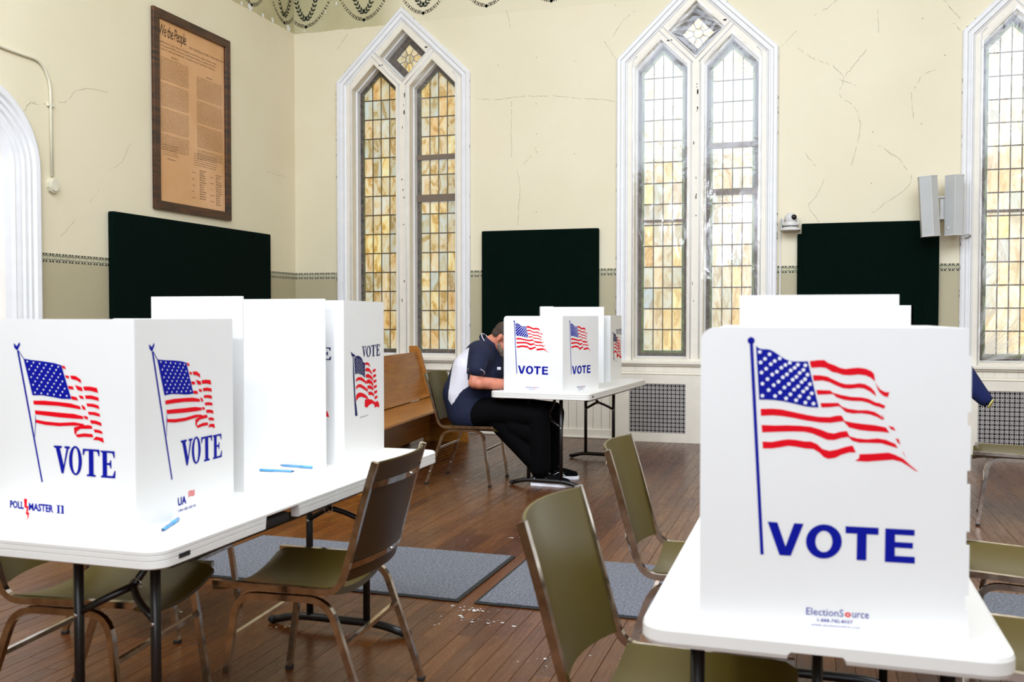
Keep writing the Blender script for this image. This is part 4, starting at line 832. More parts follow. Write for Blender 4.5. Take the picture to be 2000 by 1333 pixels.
# ================================================================ voting booths
PR = {'a':{'blue':[[[.101,.5257],[.1058,.5218],[.112,.5197],[.1204,.5198],[.1276,.5184],[.136,.5135],[.1443,.5078],[.1526,.5021],[.1608,.4987],[.169,.4975],[.1813,.4975],[.194,.4978],[.2137,.4129],[.2025,.413],[.1902,.4145],[.1717,.4188],[.1511,.4231],[.1345,.4251],[.12,.4255],[.1075,.4252]],[[.0986,.5356],[.098,.5327],[.0962,.5303],[.0936,.529],[.0907,.529],[.0881,.5303],[.0863,.5326],[.0856,.5355],[.0862,.5384],[.088,.5407],[.0906,.542],[.0935,.5421],[.0961,.5408],[.0979,.5385]],[[.0896,.5333],[.0953,.5333],[.1177,.1341],[.1118,.1338]],[[.1244,.1965],[.1419,.196],[.157,.1514],[.172,.1958],[.1889,.1956],[.1664,.1343],[.1463,.1345]],[[.2627,.1948],[.3202,.1947],[.3201,.1818],[.2997,.1818],[.2995,.1335],[.2826,.1333],[.2831,.1819],[.2632,.1819]],[[.3317,.1943],[.3818,.1941],[.3817,.1834],[.3485,.1836],[.3486,.1705],[.3794,.1701],[.3789,.1597],[.3484,.16],[.3486,.1448],[.3826,.1448],[.3826,.1326],[.3313,.1328]]],'O':[[[.2567,.1662],[.256,.1591],[.2537,.1522],[.25,.146],[.2451,.1407],[.2391,.1365],[.2324,.1338],[.2254,.1326],[.2183,.1329],[.2116,.1349],[.2055,.1384],[.2004,.1432],[.1966,.149],[.1942,.1557],[.1933,.1627],[.194,.1699],[.1963,.1768],[.2001,.1831],[.2051,.1884],[.2111,.1925],[.2178,.1952],[.2248,.1963],[.2319,.1959],[.2386,.1939],[.2446,.1904],[.2497,.1856],[.2535,.1798],[.2558,.1732]],[[.2401,.1653],[.2397,.1608],[.2387,.1566],[.2369,.1527],[.2346,.1494],[.2318,.1469],[.2286,.1453],[.2253,.1446],[.222,.1449],[.2188,.1462],[.2159,.1484],[.2135,.1514],[.2117,.1551],[.2106,.1592],[.2101,.1637],[.2105,.1681],[.2116,.1724],[.2133,.1762],[.2157,.1795],[.2185,.182],[.2216,.1837],[.225,.1843],[.2283,.184],[.2315,.1827],[.2343,.1805],[.2367,.1775],[.2385,.1738],[.2396,.1697]]],'red':[[[.1973,.4983],[.2119,.5004],[.223,.5005],[.2302,.4952],[.2423,.4907],[.2504,.4866],[.2604,.4846],[.2704,.4862],[.2824,.4874],[.2944,.4857],[.3043,.4816],[.3093,.4768],[.3108,.4684],[.3115,.4621],[.3045,.469],[.2945,.4735],[.2825,.4748],[.2686,.4731],[.2565,.4735],[.2465,.477],[.2364,.479],[.2262,.4859],[.2161,.4872],[.1998,.4859]],[[.3115,.4621],[.3145,.4559],[.3205,.448],[.3284,.4435],[.3363,.4433],[.3335,.4338],[.3256,.4368],[.3186,.4433],[.3149,.4517]],[[.203,.4726],[.2162,.4723],[.2284,.4704],[.2385,.4652],[.2506,.4595],[.2607,.4567],[.2727,.4569],[.2847,.4588],[.2946,.4572],[.3046,.4515],[.3117,.4432],[.3137,.4348],[.3107,.4379],[.3027,.4441],[.2927,.4492],[.2828,.4503],[.2688,.4484],[.2568,.449],[.2447,.4537],[.2325,.4598],[.2203,.4628],[.2045,.4617]],[[.2093,.4452],[.2336,.4448],[.2387,.4406],[.2529,.4368],[.2709,.4336],[.2889,.4331],[.3009,.4304],[.3128,.4243],[.3178,.4234],[.3189,.416],[.3109,.418],[.3009,.423],[.289,.4259],[.271,.4262],[.257,.428],[.2448,.4324],[.2387,.4381],[.2286,.4374],[.2114,.4365]],[[.3178,.424],[.3297,.4184],[.3272,.4128],[.3185,.4164]],[[.2166,.4212],[.248,.4221],[.2541,.4157],[.2651,.4117],[.2832,.4093],[.2991,.4097],[.311,.407],[.321,.4009],[.3254,.3951],[.324,.393],[.3151,.398],[.3031,.402],[.2892,.4038],[.2732,.403],[.2612,.4052],[.2541,.4125],[.249,.4158],[.2329,.4137],[.2187,.413]],[[.3239,.4031],[.328,.3935],[.3246,.393]],[[.1101,.408],[.1305,.4089],[.1471,.4079],[.1677,.4037],[.1924,.3987],[.2128,.3956],[.2331,.3954],[.2452,.3985],[.2542,.3989],[.2593,.3893],[.2734,.3864],[.2934,.3842],[.3133,.3826],[.3311,.3789],[.3371,.3692],[.3233,.3709],[.3034,.3714],[.2855,.373],[.2675,.3772],[.2573,.3882],[.2493,.3873],[.2352,.3848],[.2169,.385],[.1925,.388],[.1678,.3927],[.1472,.3955],[.1306,.3964],[.1108,.3948]],[[.3346,.3823],[.3439,.3799],[.3479,.373],[.34,.3756]],[[.112,.3778],[.1349,.3775],[.1576,.3785],[.1803,.3783],[.2007,.3767],[.2171,.3722],[.2313,.3668],[.2414,.3654],[.2515,.3689],[.2635,.3707],[.2686,.3609],[.2817,.3577],[.2976,.3564],[.3175,.3585],[.3313,.3564],[.3471,.3495],[.3521,.3417],[.3393,.3451],[.3235,.3498],[.3037,.3499],[.2857,.3497],[.2737,.3526],[.2656,.3597],[.2536,.3573],[.2415,.3531],[.2294,.3533],[.2172,.3583],[.2029,.3643],[.1886,.3671],[.168,.367],[.1474,.366],[.1132,.3639]],[[.347,.3596],[.3529,.3585],[.356,.3477],[.351,.3522]],[[.1139,.3467],[.131,.3465],[.1475,.3503],[.1599,.3523],[.1743,.3517],[.1887,.3493],[.201,.3493],[.2112,.3453],[.2214,.336],[.2336,.3332],[.2457,.3357],[.2618,.3416],[.2738,.3443],[.2799,.3315],[.2679,.3312],[.2539,.3264],[.2438,.3204],[.2317,.3182],[.2236,.3212],[.2154,.3294],[.2052,.3355],[.1909,.3361],[.1744,.3388],[.16,.3401],[.1456,.3368],[.1311,.3342],[.1148,.3337]],[[.2859,.3286],[.3098,.3304],[.3355,.3332],[.3473,.3296],[.3612,.3227],[.373,.3116],[.3868,.3001],[.3809,.302],[.3691,.3104],[.3573,.3173],[.3435,.3204],[.3238,.3182],[.298,.3152],[.2781,.316],[.285,.3211]],[[.3594,.3352],[.361,.3348],[.3674,.3208],[.364,.327]]],'stars':[[.1079,.5145],[.1256,.5104],[.1174,.5017],[.1095,.4949],[.135,.4978],[.1439,.5028],[.1278,.4919],[.1196,.4832],[.1113,.476],[.1389,.4779],[.1469,.4855],[.1541,.4907],[.1619,.4949],[.1763,.4914],[.1896,.4905],[.1706,.4856],[.1862,.4819],[.1636,.4806],[.1797,.4763],[.1936,.4731],[.1569,.4732],[.1738,.4689],[.1892,.4647],[.1497,.4677],[.1673,.4635],[.1833,.4595],[.198,.4556],[.1307,.4726],[.1222,.4639],[.1419,.4594],[.1605,.4554],[.177,.4512],[.1924,.4479],[.1131,.4551],[.1335,.4528],[.1526,.4487],[.1701,.4453],[.1863,.442],[.2014,.4388],[.1244,.4434],[.145,.4393],[.1634,.4362],[.1802,.4331],[.1962,.4302],[.1133,.4327],[.1361,.4325],[.1558,.4285],[.1737,.4255],[.1901,.4213],[.2046,.4197]],'logo':[[.1953,.0431],[.3051,.0347]]},'b':{'blue':[[[.0631,.5039],[.0697,.5004],[.075,.4955],[.0858,.5076],[.0877,.4992],[.0809,.4906],[.0801,.4852],[.0728,.4851],[.0655,.4914]],[[.0754,.4836],[.0821,.4837],[.1657,.1182],[.1605,.1169]],[[.0801,.4837],[.0827,.4837],[.1016,.4612],[.0989,.4602]],[[.1403,.3098],[.1433,.2901],[.1416,.2703],[.1391,.243],[.1372,.2429],[.1396,.2702]],[[.0996,.4612],[.1299,.4577],[.1756,.4546],[.2142,.4504],[.2385,.445],[.2732,.3526],[.2382,.3525],[.1998,.3571],[.1674,.3601],[.1314,.3589]]],'red':[[[.2385,.445],[.2512,.4428],[.2555,.4346],[.2441,.4364]],[[.252,.4185],[.2647,.4164],[.2677,.4092],[.2551,.4104]],[[.2611,.3896],[.28,.3877],[.2831,.3791],[.2654,.38]],[[.2714,.3618],[.2922,.359],[.2983,.3496],[.275,.3517]],[[.2698,.4175],[.29,.417],[.3074,.4078],[.3097,.3972],[.2929,.405],[.2741,.4079]],[[.2858,.3927],[.3114,.3862],[.3144,.3752],[.2956,.3785]],[[.2985,.3641],[.3142,.3631],[.319,.3541],[.3047,.3556]],[[.3088,.3393],[.3212,.3335],[.3248,.324],[.3124,.3269]],[[.3158,.3091],[.3302,.3073],[.3331,.2987],[.3195,.3011]],[[.3158,.3887],[.3395,.3894],[.3642,.3862],[.3683,.3724],[.3424,.3774],[.3194,.3782]],[[.3217,.3648],[.3454,.3655],[.3688,.3605],[.3711,.3505],[.3452,.355],[.3247,.3553]],[[.3264,.3433],[.3512,.3427],[.3697,.3385],[.3726,.329],[.348,.3339],[.3293,.3347]],[[.331,.3208],[.357,.3203],[.373,.3161],[.3747,.3081],[.3507,.3119],[.3352,.3123]],[[.3381,.298],[.3598,.2974],[.3776,.2924],[.3793,.2829],[.3566,.2882],[.3423,.2885]],[[.3501,.2735],[.3687,.2728],[.3809,.2686],[.3826,.2615],[.3655,.2645],[.3543,.265]],[[.3591,.2542],[.3837,.251],[.3866,.2378],[.3682,.2441],[.3478,.2445]],[[.1344,.3442],[.1736,.3455],[.2253,.3438],[.2698,.3414],[.3043,.3343],[.3073,.3257],[.2696,.3292],[.2251,.3325],[.1734,.3332],[.1355,.3334]],[[.1392,.3172],[.1796,.3162],[.2312,.3142],[.282,.3127],[.3133,.3076],[.3163,.2995],[.2818,.2996],[.2309,.301],[.1794,.3039],[.1416,.3064]],[[.142,.2916],[.1791,.2877],[.2307,.2863],[.2816,.2899],[.3161,.2865],[.3192,.2818],[.2941,.2807],[.2688,.2796],[.2305,.2766],[.179,.2778],[.1431,.2827]],[[.2814,.2753],[.3035,.2811],[.3317,.2842],[.3441,.2828],[.3471,.2743],[.3253,.2734],[.3034,.2724],[.2907,.2646],[.2886,.2562],[.3188,.261],[.3468,.2599],[.3498,.2513],[.3187,.2513],[.2936,.2487],[.2824,.2594]]],'stars':[[.1146,.4532],[.1376,.4506],[.1604,.448],[.1831,.4455],[.2057,.443],[.2282,.4405],[.1296,.4412],[.1525,.4388],[.1754,.4364],[.1981,.434],[.2206,.4317],[.1214,.4316],[.1445,.4293],[.1675,.4271],[.1903,.4249],[.213,.4228],[.2355,.4206],[.1364,.4197],[.1595,.4177],[.1825,.4157],[.2052,.4137],[.2279,.4117],[.1283,.41],[.1515,.4081],[.1745,.4063],[.1974,.4044],[.2202,.4026],[.2428,.4007],[.1433,.3984],[.1665,.3967],[.1895,.395],[.2124,.3933],[.2352,.3916],[.1351,.3885],[.1584,.3869],[.1815,.3854],[.2046,.3839],[.2274,.3824],[.2502,.3809],[.1502,.377],[.1735,.3757],[.1966,.3743],[.2196,.373],[.2424,.3717],[.1419,.367],[.1653,.3658],[.1886,.3646],[.2117,.3634],[.2346,.3623],[.2575,.3611]],'letters':[['V',.2077,.266,.1463,.2222],['O',.2621,.3083,.1453,.2231],['T',.3113,.3704,.1439,.2187],['E',.3746,.4254,.1437,.2169]],'poll':[[.0408,.0398],[.249,.0404]]},'c':{'blue':[[[.1141,.412],[.1327,.4189],[.1616,.4198],[.1894,.4138],[.2086,.4034],[.2214,.3905],[.241,.3864],[.2403,.3245],[.2208,.3345],[.1886,.3431],[.1506,.3485],[.1256,.3461]],[[.0994,.4169],[.1056,.4166],[.1269,.2522],[.151,.1786],[.1236,.1793],[.101,.3442]],[[.0754,.4391],[.1021,.4296],[.1291,.422],[.1142,.4162],[.0897,.4194]]],'red':[[[.1341,.3271],[.1567,.3329],[.1884,.3318],[.2206,.3235],[.2599,.3067],[.2598,.2978],[.227,.309],[.1883,.3191],[.1566,.3212],[.1352,.3154]],[[.1337,.2969],[.1564,.3039],[.1881,.3029],[.2268,.2922],[.2728,.2754],[.2767,.264],[.2397,.2758],[.1879,.2898],[.1562,.2922],[.1348,.2839]],[[.1333,.2603],[.1559,.2692],[.1877,.2689],[.2264,.2613],[.2658,.247],[.2857,.2318],[.2393,.2426],[.1939,.2517],[.162,.2492],[.133,.2379]],[[.241,.3864],[.2675,.3882],[.2942,.3815],[.3076,.3673],[.274,.3781],[.2435,.3774]],[[.2433,.3619],[.2739,.3656],[.3007,.3587],[.3278,.3414],[.3346,.3319],[.2938,.3479],[.2472,.352]],[[.247,.3373],[.2803,.3397],[.3208,.3282],[.3412,.3133],[.3412,.3065],[.3003,.3205],[.2535,.3258]],[[.256,.3123],[.2867,.3169],[.3274,.3052],[.3451,.2903],[.345,.2826],[.3068,.2976],[.2638,.3006]],[[.2663,.2893],[.2999,.2913],[.3408,.2793],[.3504,.2649],[.3065,.2751],[.2769,.2774]],[[.2794,.2637],[.3132,.2633],[.3502,.2513],[.3584,.2392],[.3198,.2483],[.2859,.2498]],[[.2392,.2359],[.279,.2338],[.3196,.2289],[.361,.2161],[.3678,.1995],[.3332,.2118],[.2922,.2088],[.2652,.1993],[.2362,.2074]],[[.3348,.3523],[.3738,.3565],[.3779,.3462],[.3416,.341]],[[.3394,.3293],[.3784,.3333],[.3825,.323],[.3461,.318]],[[.3439,.3063],[.3831,.3101],[.3872,.2997],[.3507,.2949]],[[.3485,.2833],[.3878,.2868],[.3919,.2764],[.3553,.2718]],[[.3531,.2601],[.3925,.2635],[.3966,.253],[.3599,.2486]],[[.3577,.237],[.3972,.2401],[.4013,.2296],[.3646,.2254]],[[.3623,.2137],[.4019,.2166],[.4061,.2061],[.3692,.2021]],[[.3609,.207],[.4175,.2087],[.4245,.1858],[.3818,.1936],[.3606,.1887]]],'stars':[[.1299,.4107],[.1463,.4073],[.1627,.404],[.1793,.4006],[.1961,.3972],[.213,.3937],[.1391,.4018],[.1556,.3984],[.1723,.395],[.1891,.3916],[.2061,.3881],[.1317,.3962],[.1484,.3928],[.1651,.3894],[.182,.386],[.199,.3825],[.2162,.379],[.141,.3873],[.1578,.3839],[.1748,.3804],[.1919,.377],[.2092,.3735],[.1336,.3818],[.1504,.3783],[.1675,.3749],[.1847,.3714],[.202,.3679],[.2195,.3643],[.143,.3728],[.1601,.3693],[.1773,.3658],[.1947,.3623],[.2123,.3588],[.1354,.3673],[.1525,.3638],[.1699,.3603],[.1873,.3568],[.205,.3532],[.2228,.3496],[.1449,.3583],[.1623,.3548],[.1799,.3512],[.1976,.3477],[.2154,.344],[.1372,.3528],[.1547,.3493],[.1723,.3457],[.19,.3421],[.208,.3385],[.226,.3348]],'letters':[['V',.209,.2547,.4103,.4561],['O',.2574,.3152,.4097,.4553],['T',.3193,.3775,.4097,.457],['E',.3845,.4345,.409,.4578]]}}
def serif(ch):
    if ch == 'V': return [[(0, 1), (.5, 1), (.5, .93), (.38, .91), (.6, .3), (.78, .91), (.66, .93), (.66, 1), (1, 1), (1, .93), (.9, .91), (.58, 0), (.46, 0), (.12, .91), (0, .93)]], []
    if ch == 'T': return [[(0, 1), (1, 1), (1, .76), (.94, .76), (.86, .92), (.64, .93), (.64, .08), (.77, .06), (.77, 0), (.23, 0), (.23, .06), (.36, .08), (.36, .93), (.14, .92), (.06, .76), (0, .76)]], []
    if ch == 'E': return [[(0, 1), (.95, 1), (.95, .75), (.88, .75), (.8, .92), (.42, .93), (.42, .55), (.6, .56), (.65, .66), (.72, .66), (.72, .36), (.65, .36), (.6, .47), (.42, .48), (.42, .08), (.80, .08), (.93, .28), (1, .28), (.97, 0), (0, 0), (0, .06), (.12, .08), (.12, .92), (0, .94)]], []
    if ch == 'O':
        e = lambda r, s: [(.5+r*math.cos(2*PI*i/24), .5+s*math.sin(2*PI*i/24)) for i in range(24)]
        return [e(.5, .52)], [e(.24, .45)]
def prints(kind, A_, e, nrm, z0, panel, small=True):
    """flag, lettering and maker's mark laid on the outer face of a panel"""
    D_ = PR[kind]; V = Vector((0, 0, 1)); U = Vector((e[0], e[1], 0)); N_ = Vector((nrm[0], nrm[1], 0)); O = Vector((A_[0], A_[1], z0))
    fl = MB(); pl = lambda off: O+N_*off
    def poly(p, cm, off, holes=()): fl.cm = cm; fl.plate(p, holes, pl(off), U, V, N_, 0)
    if kind == 'a':
        for p in D_['red']: poly(p, 1, .0008)
        poly(D_['blue'][0], 0, .0010); poly(D_['blue'][1], 0, .0010); poly(D_['blue'][2], 0, .0010); sr = .0042
    else:
        for p in D_['red']: poly(p, 1, .0012)
        for p in D_['blue']: poly(p, 0, .0009)
        sr = .0032 if kind == 'b' else .0026
    for (u, v) in D_['stars']: poly([(u+sr*(1 if i % 2 == 0 else .62)*math.cos(PI/2+i*PI/5), v+sr*(1 if i % 2 == 0 else .62)*math.sin(PI/2+i*PI/5)) for i in range(10)], 2, .0016)
    bl = M['blue_ink'] if kind != 'c' else M['navy_ink']
    fl.build('printed_flag', None, panel, mats=[bl, M['red_ink'], M['white_ink']])
    lt = MB()
    if kind == 'a':
        for p in D_['blue'][3:]: lt.plate(p, [], pl(.001), U, V, N_, 0)
        lt.plate(D_['O'][0], [D_['O'][1]], pl(.001), U, V, N_, 0)
    else:
        for ch, u0, u1, v0, v1 in D_['letters']:
            g, h_ = serif(ch); mp = lambda L: [(u0+(u1-u0)*a, v0+(v1-v0)*c) for a, c in L]
            lt.plate(mp(g[0]), [mp(x) for x in h_], pl(.001), U, V, N_, 0)
    lt.build('printed_lettering', bl, panel)
    sm = MB()
    def small_t(txt, u, v, wd, ht, cm=0, **kw):
        vs, fs = fit_text(txt, u, v, wd, ht, **kw); sm.cm = cm; sm.add([O+U*a+V*c+N_*.001 for a, c in vs], fs)
    if kind == 'a':
        small_t('ElectionS', .195, .026, .066, .0135, res=2); small_t('urce', .276, .026, .029, .0095, res=2); small_t('o', .263, .026, .011, .0095, 1, bold=.035)
        small_t('1-888-742-8037', .215, .014, .062, .0065, res=1, bold=.01); small_t('www.electionsource.com', .204, .006, .086, .0045, res=1)
    elif kind == 'b' and small == 1:
        small_t('POLL', .041, .036, .052, .022, bold=.035, res=2); small_t('MASTER', .112, .034, .091, .022, bold=.035, res=2); small_t('II', .218, .034, .022, .022, bold=.01, res=2)
        sm.cm = 0
        for q in (.217, .231): sm.plate([(q-.003, .034), (q+.010, .034), (q+.010, .036), (q-.003, .036)], [], pl(.001), U, V, N_, 0); sm.plate([(q-.003, .055), (q+.010, .055), (q+.010, .057), (q-.003, .057)], [], pl(.001), U, V, N_, 0)
        sm.cm = 1; sm.plate([(.094, .066), (.106, .066), (.104, .046), (.111, .045), (.108, .028), (.114, .027), (.106, -.0+.004), (.106, .022), (.100, .022), (.104, .040), (.096, .041)], [], pl(.001), U, V, N_, 0)
    elif kind == 'b':
        small_t('UA', .19, .036, .042, .024, bold=.035, res=2); small_t('1-800-GIE-OIE-UA', .19, .018, .09, .008, res=1, bold=.01); sm.cm = 1
        for k in range(3): sm.plate([(.242, .052+k*.006), (.252, .055+k*.006), (.265, .052+k*.006), (.275, .054+k*.006), (.275, .057+k*.006), (.265, .055+k*.006), (.252, .058+k*.006), (.242, .055+k*.006)], [], pl(.001), U, V, N_, 0)
    else: small_t('INTERNATIONAL  BOOTH', .18, .165, .10, .005, res=1)
    if sm.v: sm.build('printed_maker_mark', None, panel, mats=[bl, M['red_ink']])
def booth(label, height, panels, group=None):
    """panels: (A, B, design, rounded ends, tabs)"""
    a0 = Vector((*panels[0][0], .737)); t = tag(empty('voting_booth', a0), label, 'voting booth')
    for i, (A_, B_, kind, rnd_, tabs) in enumerate(panels):
        A2, B2 = Vector(A_)-Vector(a0[:2]), Vector(B_)-Vector(a0[:2]); e = (B2-A2).normalized(); L_ = (B2-A2).length; nrm = (e.y, -e.x); r = .026; th = .006
        ol = [(0, 0), (L_, 0)]
        if 'R' in rnd_: ol += [(L_-r+r*math.cos(q*PI/12), height-r+r*math.sin(q*PI/12)) for q in range(7)]
        elif tabs:
            tb = .0055; z = 0; ys = [.07, .10, .30, .33, .40, .43, .52]
            seq = [(0, tb), (.055, tb), (.055, 0), (.08, 0), (.08, tb), (.17, tb), (.17, 0), (.195, 0), (.195, tb), (.28, tb), (.28, 0), (.305, 0), (.305, tb), (.385, tb), (.385, 0), (.41, 0), (.41, tb), (height-.05, tb), (height-.05, 0), (height, 0)]
            ol = [(0, 0)]+[(L_+tx, z) for z, tx in seq]
        else: ol += [(L_, height)]
        if 'L' in rnd_: ol += [(r-r*math.cos((6-q)*PI/12), height-r+r*math.sin((6-q)*PI/12)) for q in range(7)]
        else: ol += [(0, height)]
        mb = MB(); mb.plate(ol, [], (A2.x, A2.y, 0), (e.x, e.y, 0), (0, 0, 1), (-nrm[0], -nrm[1], 0), th)
        p = mb.build('side_panel' if i != 1 else 'back_panel', M['board'], t)
        if kind: prints(kind, (A2.x, A2.y), e, nrm, 0, p, 1 if i == 0 else 2)
    return t
booth('voting booth with leaning flag and POLL MASTER II, nearest on the left table', .572, [((-2.2035, 2.125), (-1.712, 2.094), 'b', 'L', 0), ((-1.712, 2.094), (-1.742, 2.587), 'b', '', 0), ((-1.742, 2.587), (-2.23, 2.61), None, 'R', 0)])
booth('plain white tall voting booth in the middle of the left table, open to the right', .645, [((-1.775, 2.70), (-2.122, 2.69), None, '', 0), ((-2.122, 2.69), (-2.15, 3.215), None, '', 0), ((-2.15, 3.215), (-1.759, 3.215), None, '', 0)])
booth('tall voting booth with VOTE above a draped flag, far end of left table', .640, [((-2.21, 3.305), (-1.721, 3.292), 'c', 'L', 0), ((-1.721, 3.292), (-1.78, 3.777), 'c', '', 0), ((-1.78, 3.777), (-2.20, 3.78), None, 'R', 0)])
booth('voting booth with waving flag over VOTE that the seated man leans into', .577, [((-2.268, 6.972), (-1.773, 6.876), 'a', 'L', 0), ((-1.773, 6.876), (-1.602, 7.345), 'a', '', 0), ((-1.602, 7.345), (-2.09, 7.47), None, 'R', 0)])
booth('plain tall white voting booth rising in the middle of the seated man\'s table', .655, [((-2.02, 7.53), (-2.13, 7.54), None, '', 0), ((-2.13, 7.54), (-2.276, 8.03), None, '', 0), ((-2.276, 8.03), (-1.705, 8.03), None, '', 0)])
booth('small voting booth with draped flag at the far end of the seated man\'s table', .580, [((-2.15, 8.19), (-1.676, 8.17), None, 'L', 0), ((-1.676, 8.17), (-1.661, 8.60), 'c', '', 0), ((-1.661, 8.60), (-2.10, 8.61), None, 'R', 0)])
booth('large voting booth in the right foreground with a waving flag over VOTE', .560, [((-.199, 1.818), (.268, 1.855), 'a', 'L', 1), ((.268, 1.855), (.25, 2.33), None, '', 0), ((.25, 2.33), (-.22, 2.33), None, 'R', 0)])
booth('plain white voting booth second from the front on the right foreground table', .632, [((.196, 2.40), (-.163, 2.40), None, '', 0), ((-.163, 2.40), (-.18, 2.86), None, '', 0), ((-.18, 2.86), (.20, 2.86), None, '', 0)])
booth('grey-white voting booth furthest back on the right foreground table', .612, [((-.2, 3.0), (.284, 3.0), None, 'L', 0), ((.284, 3.0), (.284, 3.48), None, '', 0), ((.284, 3.48), (-.2, 3.48), None, 'R', 0)])
# pens and paper
def pen(label, a, c):
    a, c = Vector((*a, .7425)), Vector((*c, .7425)); L_ = (c-a).length; t = tag(empty('ballpoint_pen', a), label, 'pen'); t.rotation_euler = (0, 0, math.atan2(c.y-a.y, c.x-a.x))
    MB().tube([(.012, 0, 0), (L_*.97, 0, 0)], .0042, 8).build('barrel', M['penblue'], t, True); MB().tube([(0, 0, 0), (.012, 0, 0)], [.001, .0038], 8).build('tip', M['peninkb'], t, True)
    MB().tube([(L_*.62, 0, 0), (L_, 0, 0)], .0052, 8).build('cap', M['penblue'], t, True); MB().tube([(.02, 0, .003), (L_*.6, 0, .003)], .0016, 6).build('refill', M['peninkb'], t, True)
pen('blue pen lying by the near corner of the POLL MASTER II booth', (-1.656, 2.125), (-1.706, 2.262))
pen('blue pen inside the plain booth on the left table, further from the far panel', (-1.815, 3.085), (-1.957, 3.075))
pen('blue pen lying close against the far panel of the plain booth on the left table', (-1.945, 3.195), (-1.80, 3.185))
tag(MB().box((-2.21, 7.09, .7385), (.30, .22, .0012), -.1).build('ballot_paper', M['paper']), 'white ballot sheet under the arms of the seated man', 'paper')
# ================================================================ chairs
def make_chair():
    t = empty('stacking_chair'); hw = .235; cr = M['chrome']
    for s in (-1, 1):
        y = s*hw
        MB().tube(rounded([(.285, y, .455), (-.15, y, .448), (-.185, y, .56), (-.235, y, .745), (-.272, y, .865)], .075, 6), .0115*1.25, 4, (0, 1, 0), sq=True).build('side_rail', cr, t)
        ys = s*(hw+.004)
        legp = rounded([(-.258, s*(hw+.012), .012), (-.115, ys, .424), (.20, ys, .424), (.258, s*(hw+.012), .012)], .07, 6); k = len(legp)//2
        MB().tube(legp[:k+1], .0115*1.25, 4, (0, 1, 0), sq=True).build('leg', cr, t); MB().tube(legp[k:], .0115*1.25, 4, (0, 1, 0), sq=True).build('leg', cr, t)
        for x in (-.258, .258): MB().rbox((x, s*(hw+.012), .007), (.026, .026, .014), .003).build('foot_tip', M['rubber'], t)
        MB().sphere((-.228, s*(hw+.012)-.014*1, .10), .006, 8, 5).build('glide_screw', M['steel'], t, True)
    for x in (-.165, .225): MB().tube([(x, -hw, .28), (x, hw, .28)], .0105, 4, (0, 0, 1), sq=True).build('stretcher', cr, t)
    def sf(u, v):
        # u across, v front to back
        hs = hw-.010; y = -hs+2*hs*u; q = 1-(2*u-1)**2; x = .295-.43*v; z = .462-.040*q*(1-.2*v)+(.0 if v > .08 else -.02*(1-v/.08))
        return (x, y, z)
    o = MB().slab(sf, 12, 14, lambda u, v: (0, 0, -.022 if v > .05 else -.012)).build('seat', M['vinyl'], t, True); autosmooth(o, 1.0)
    def lean(z): return -.172-(z-.5)*.272
    def bf(u, v):
        y = -hw+.010+(2*hw-.020)*u; q = 1-(2*u-1)**2; z = .487+.375*v; return (lean(z)+.006-.045*q, y, z+.004*q)
    o = MB().slab(bf, 12, 12, lambda u, v: (-.007, 0, 0)).build('backrest', M['vinyl'], t, True); autosmooth(o, 1.0)
    bk = MB().slab(lambda u, v: (bf(u, v)[0]-.0075, bf(u, v)[1], bf(u, v)[2]-.003), 12, 6, lambda u, v: (-.003, 0, 0)).build('back_shell', M['vinyl_back'], t, True); autosmooth(bk, 1.0)
    for z in (.79, .535):
        v0 = (z-.487)/.375
        st = MB().slab(lambda u, v: (bf(u, v0+(v-.5)*.055)[0]-.0125, -hw+2*hw*u, bf(u, v0+(v-.5)*.055)[2]), 12, 1, lambda u, v: (-.003, 0, 0)).build('back_strap', cr, t)
        p = bf(.5, v0); MB().sphere((p[0]-.017, 0, p[2]), .006, 8, 5).build('strap_screw', M['steel'], st, True)
    return t
CH = [((-1.572, 2.87), 3.222, 'olive vinyl chair at the right side of the left table, brown back shown'),
      ((-2.613, 7.10), .037, 'olive vinyl chair carrying the man in the navy and white shirt'),
      ((-2.228, 2.535), .118, 'olive vinyl chair pushed under the near end of the left table'),
      ((-2.70, 3.423), .085, 'olive vinyl chair standing behind the one under the near end of the left table'),
      ((-.325, 2.21), -.031, 'large olive vinyl chair in the foreground, nearest chair left of the front table'),
      ((-.387, 3.37), .03, 'olive chair behind the big foreground chair, at the left of the front table'),
      ((1.30, 6.72), 2.98, 'olive chair near the right hand radiator cover, its seat empty'),
      ((.79, 3.655), 2.93, 'olive chair at the right of the front table, before the carpet mat\'s far edge'),
      ((.63, 2.735), 3.03, 'olive chair closest to the camera at the right of the front table'),
      ((.56, 7.0), 3.0, 'olive chair under the person in the blue fleece, hidden behind the front booth')]
proto = make_chair()
for i, ((x, y), rz, lb) in enumerate(CH):
    o = proto if i == 0 else copy_tree(proto); o.location = (x, y, 0); o.rotation_euler = (0, 0, rz); tag(o, lb, 'chair', 'olive vinyl and chrome chairs at the voting tables')
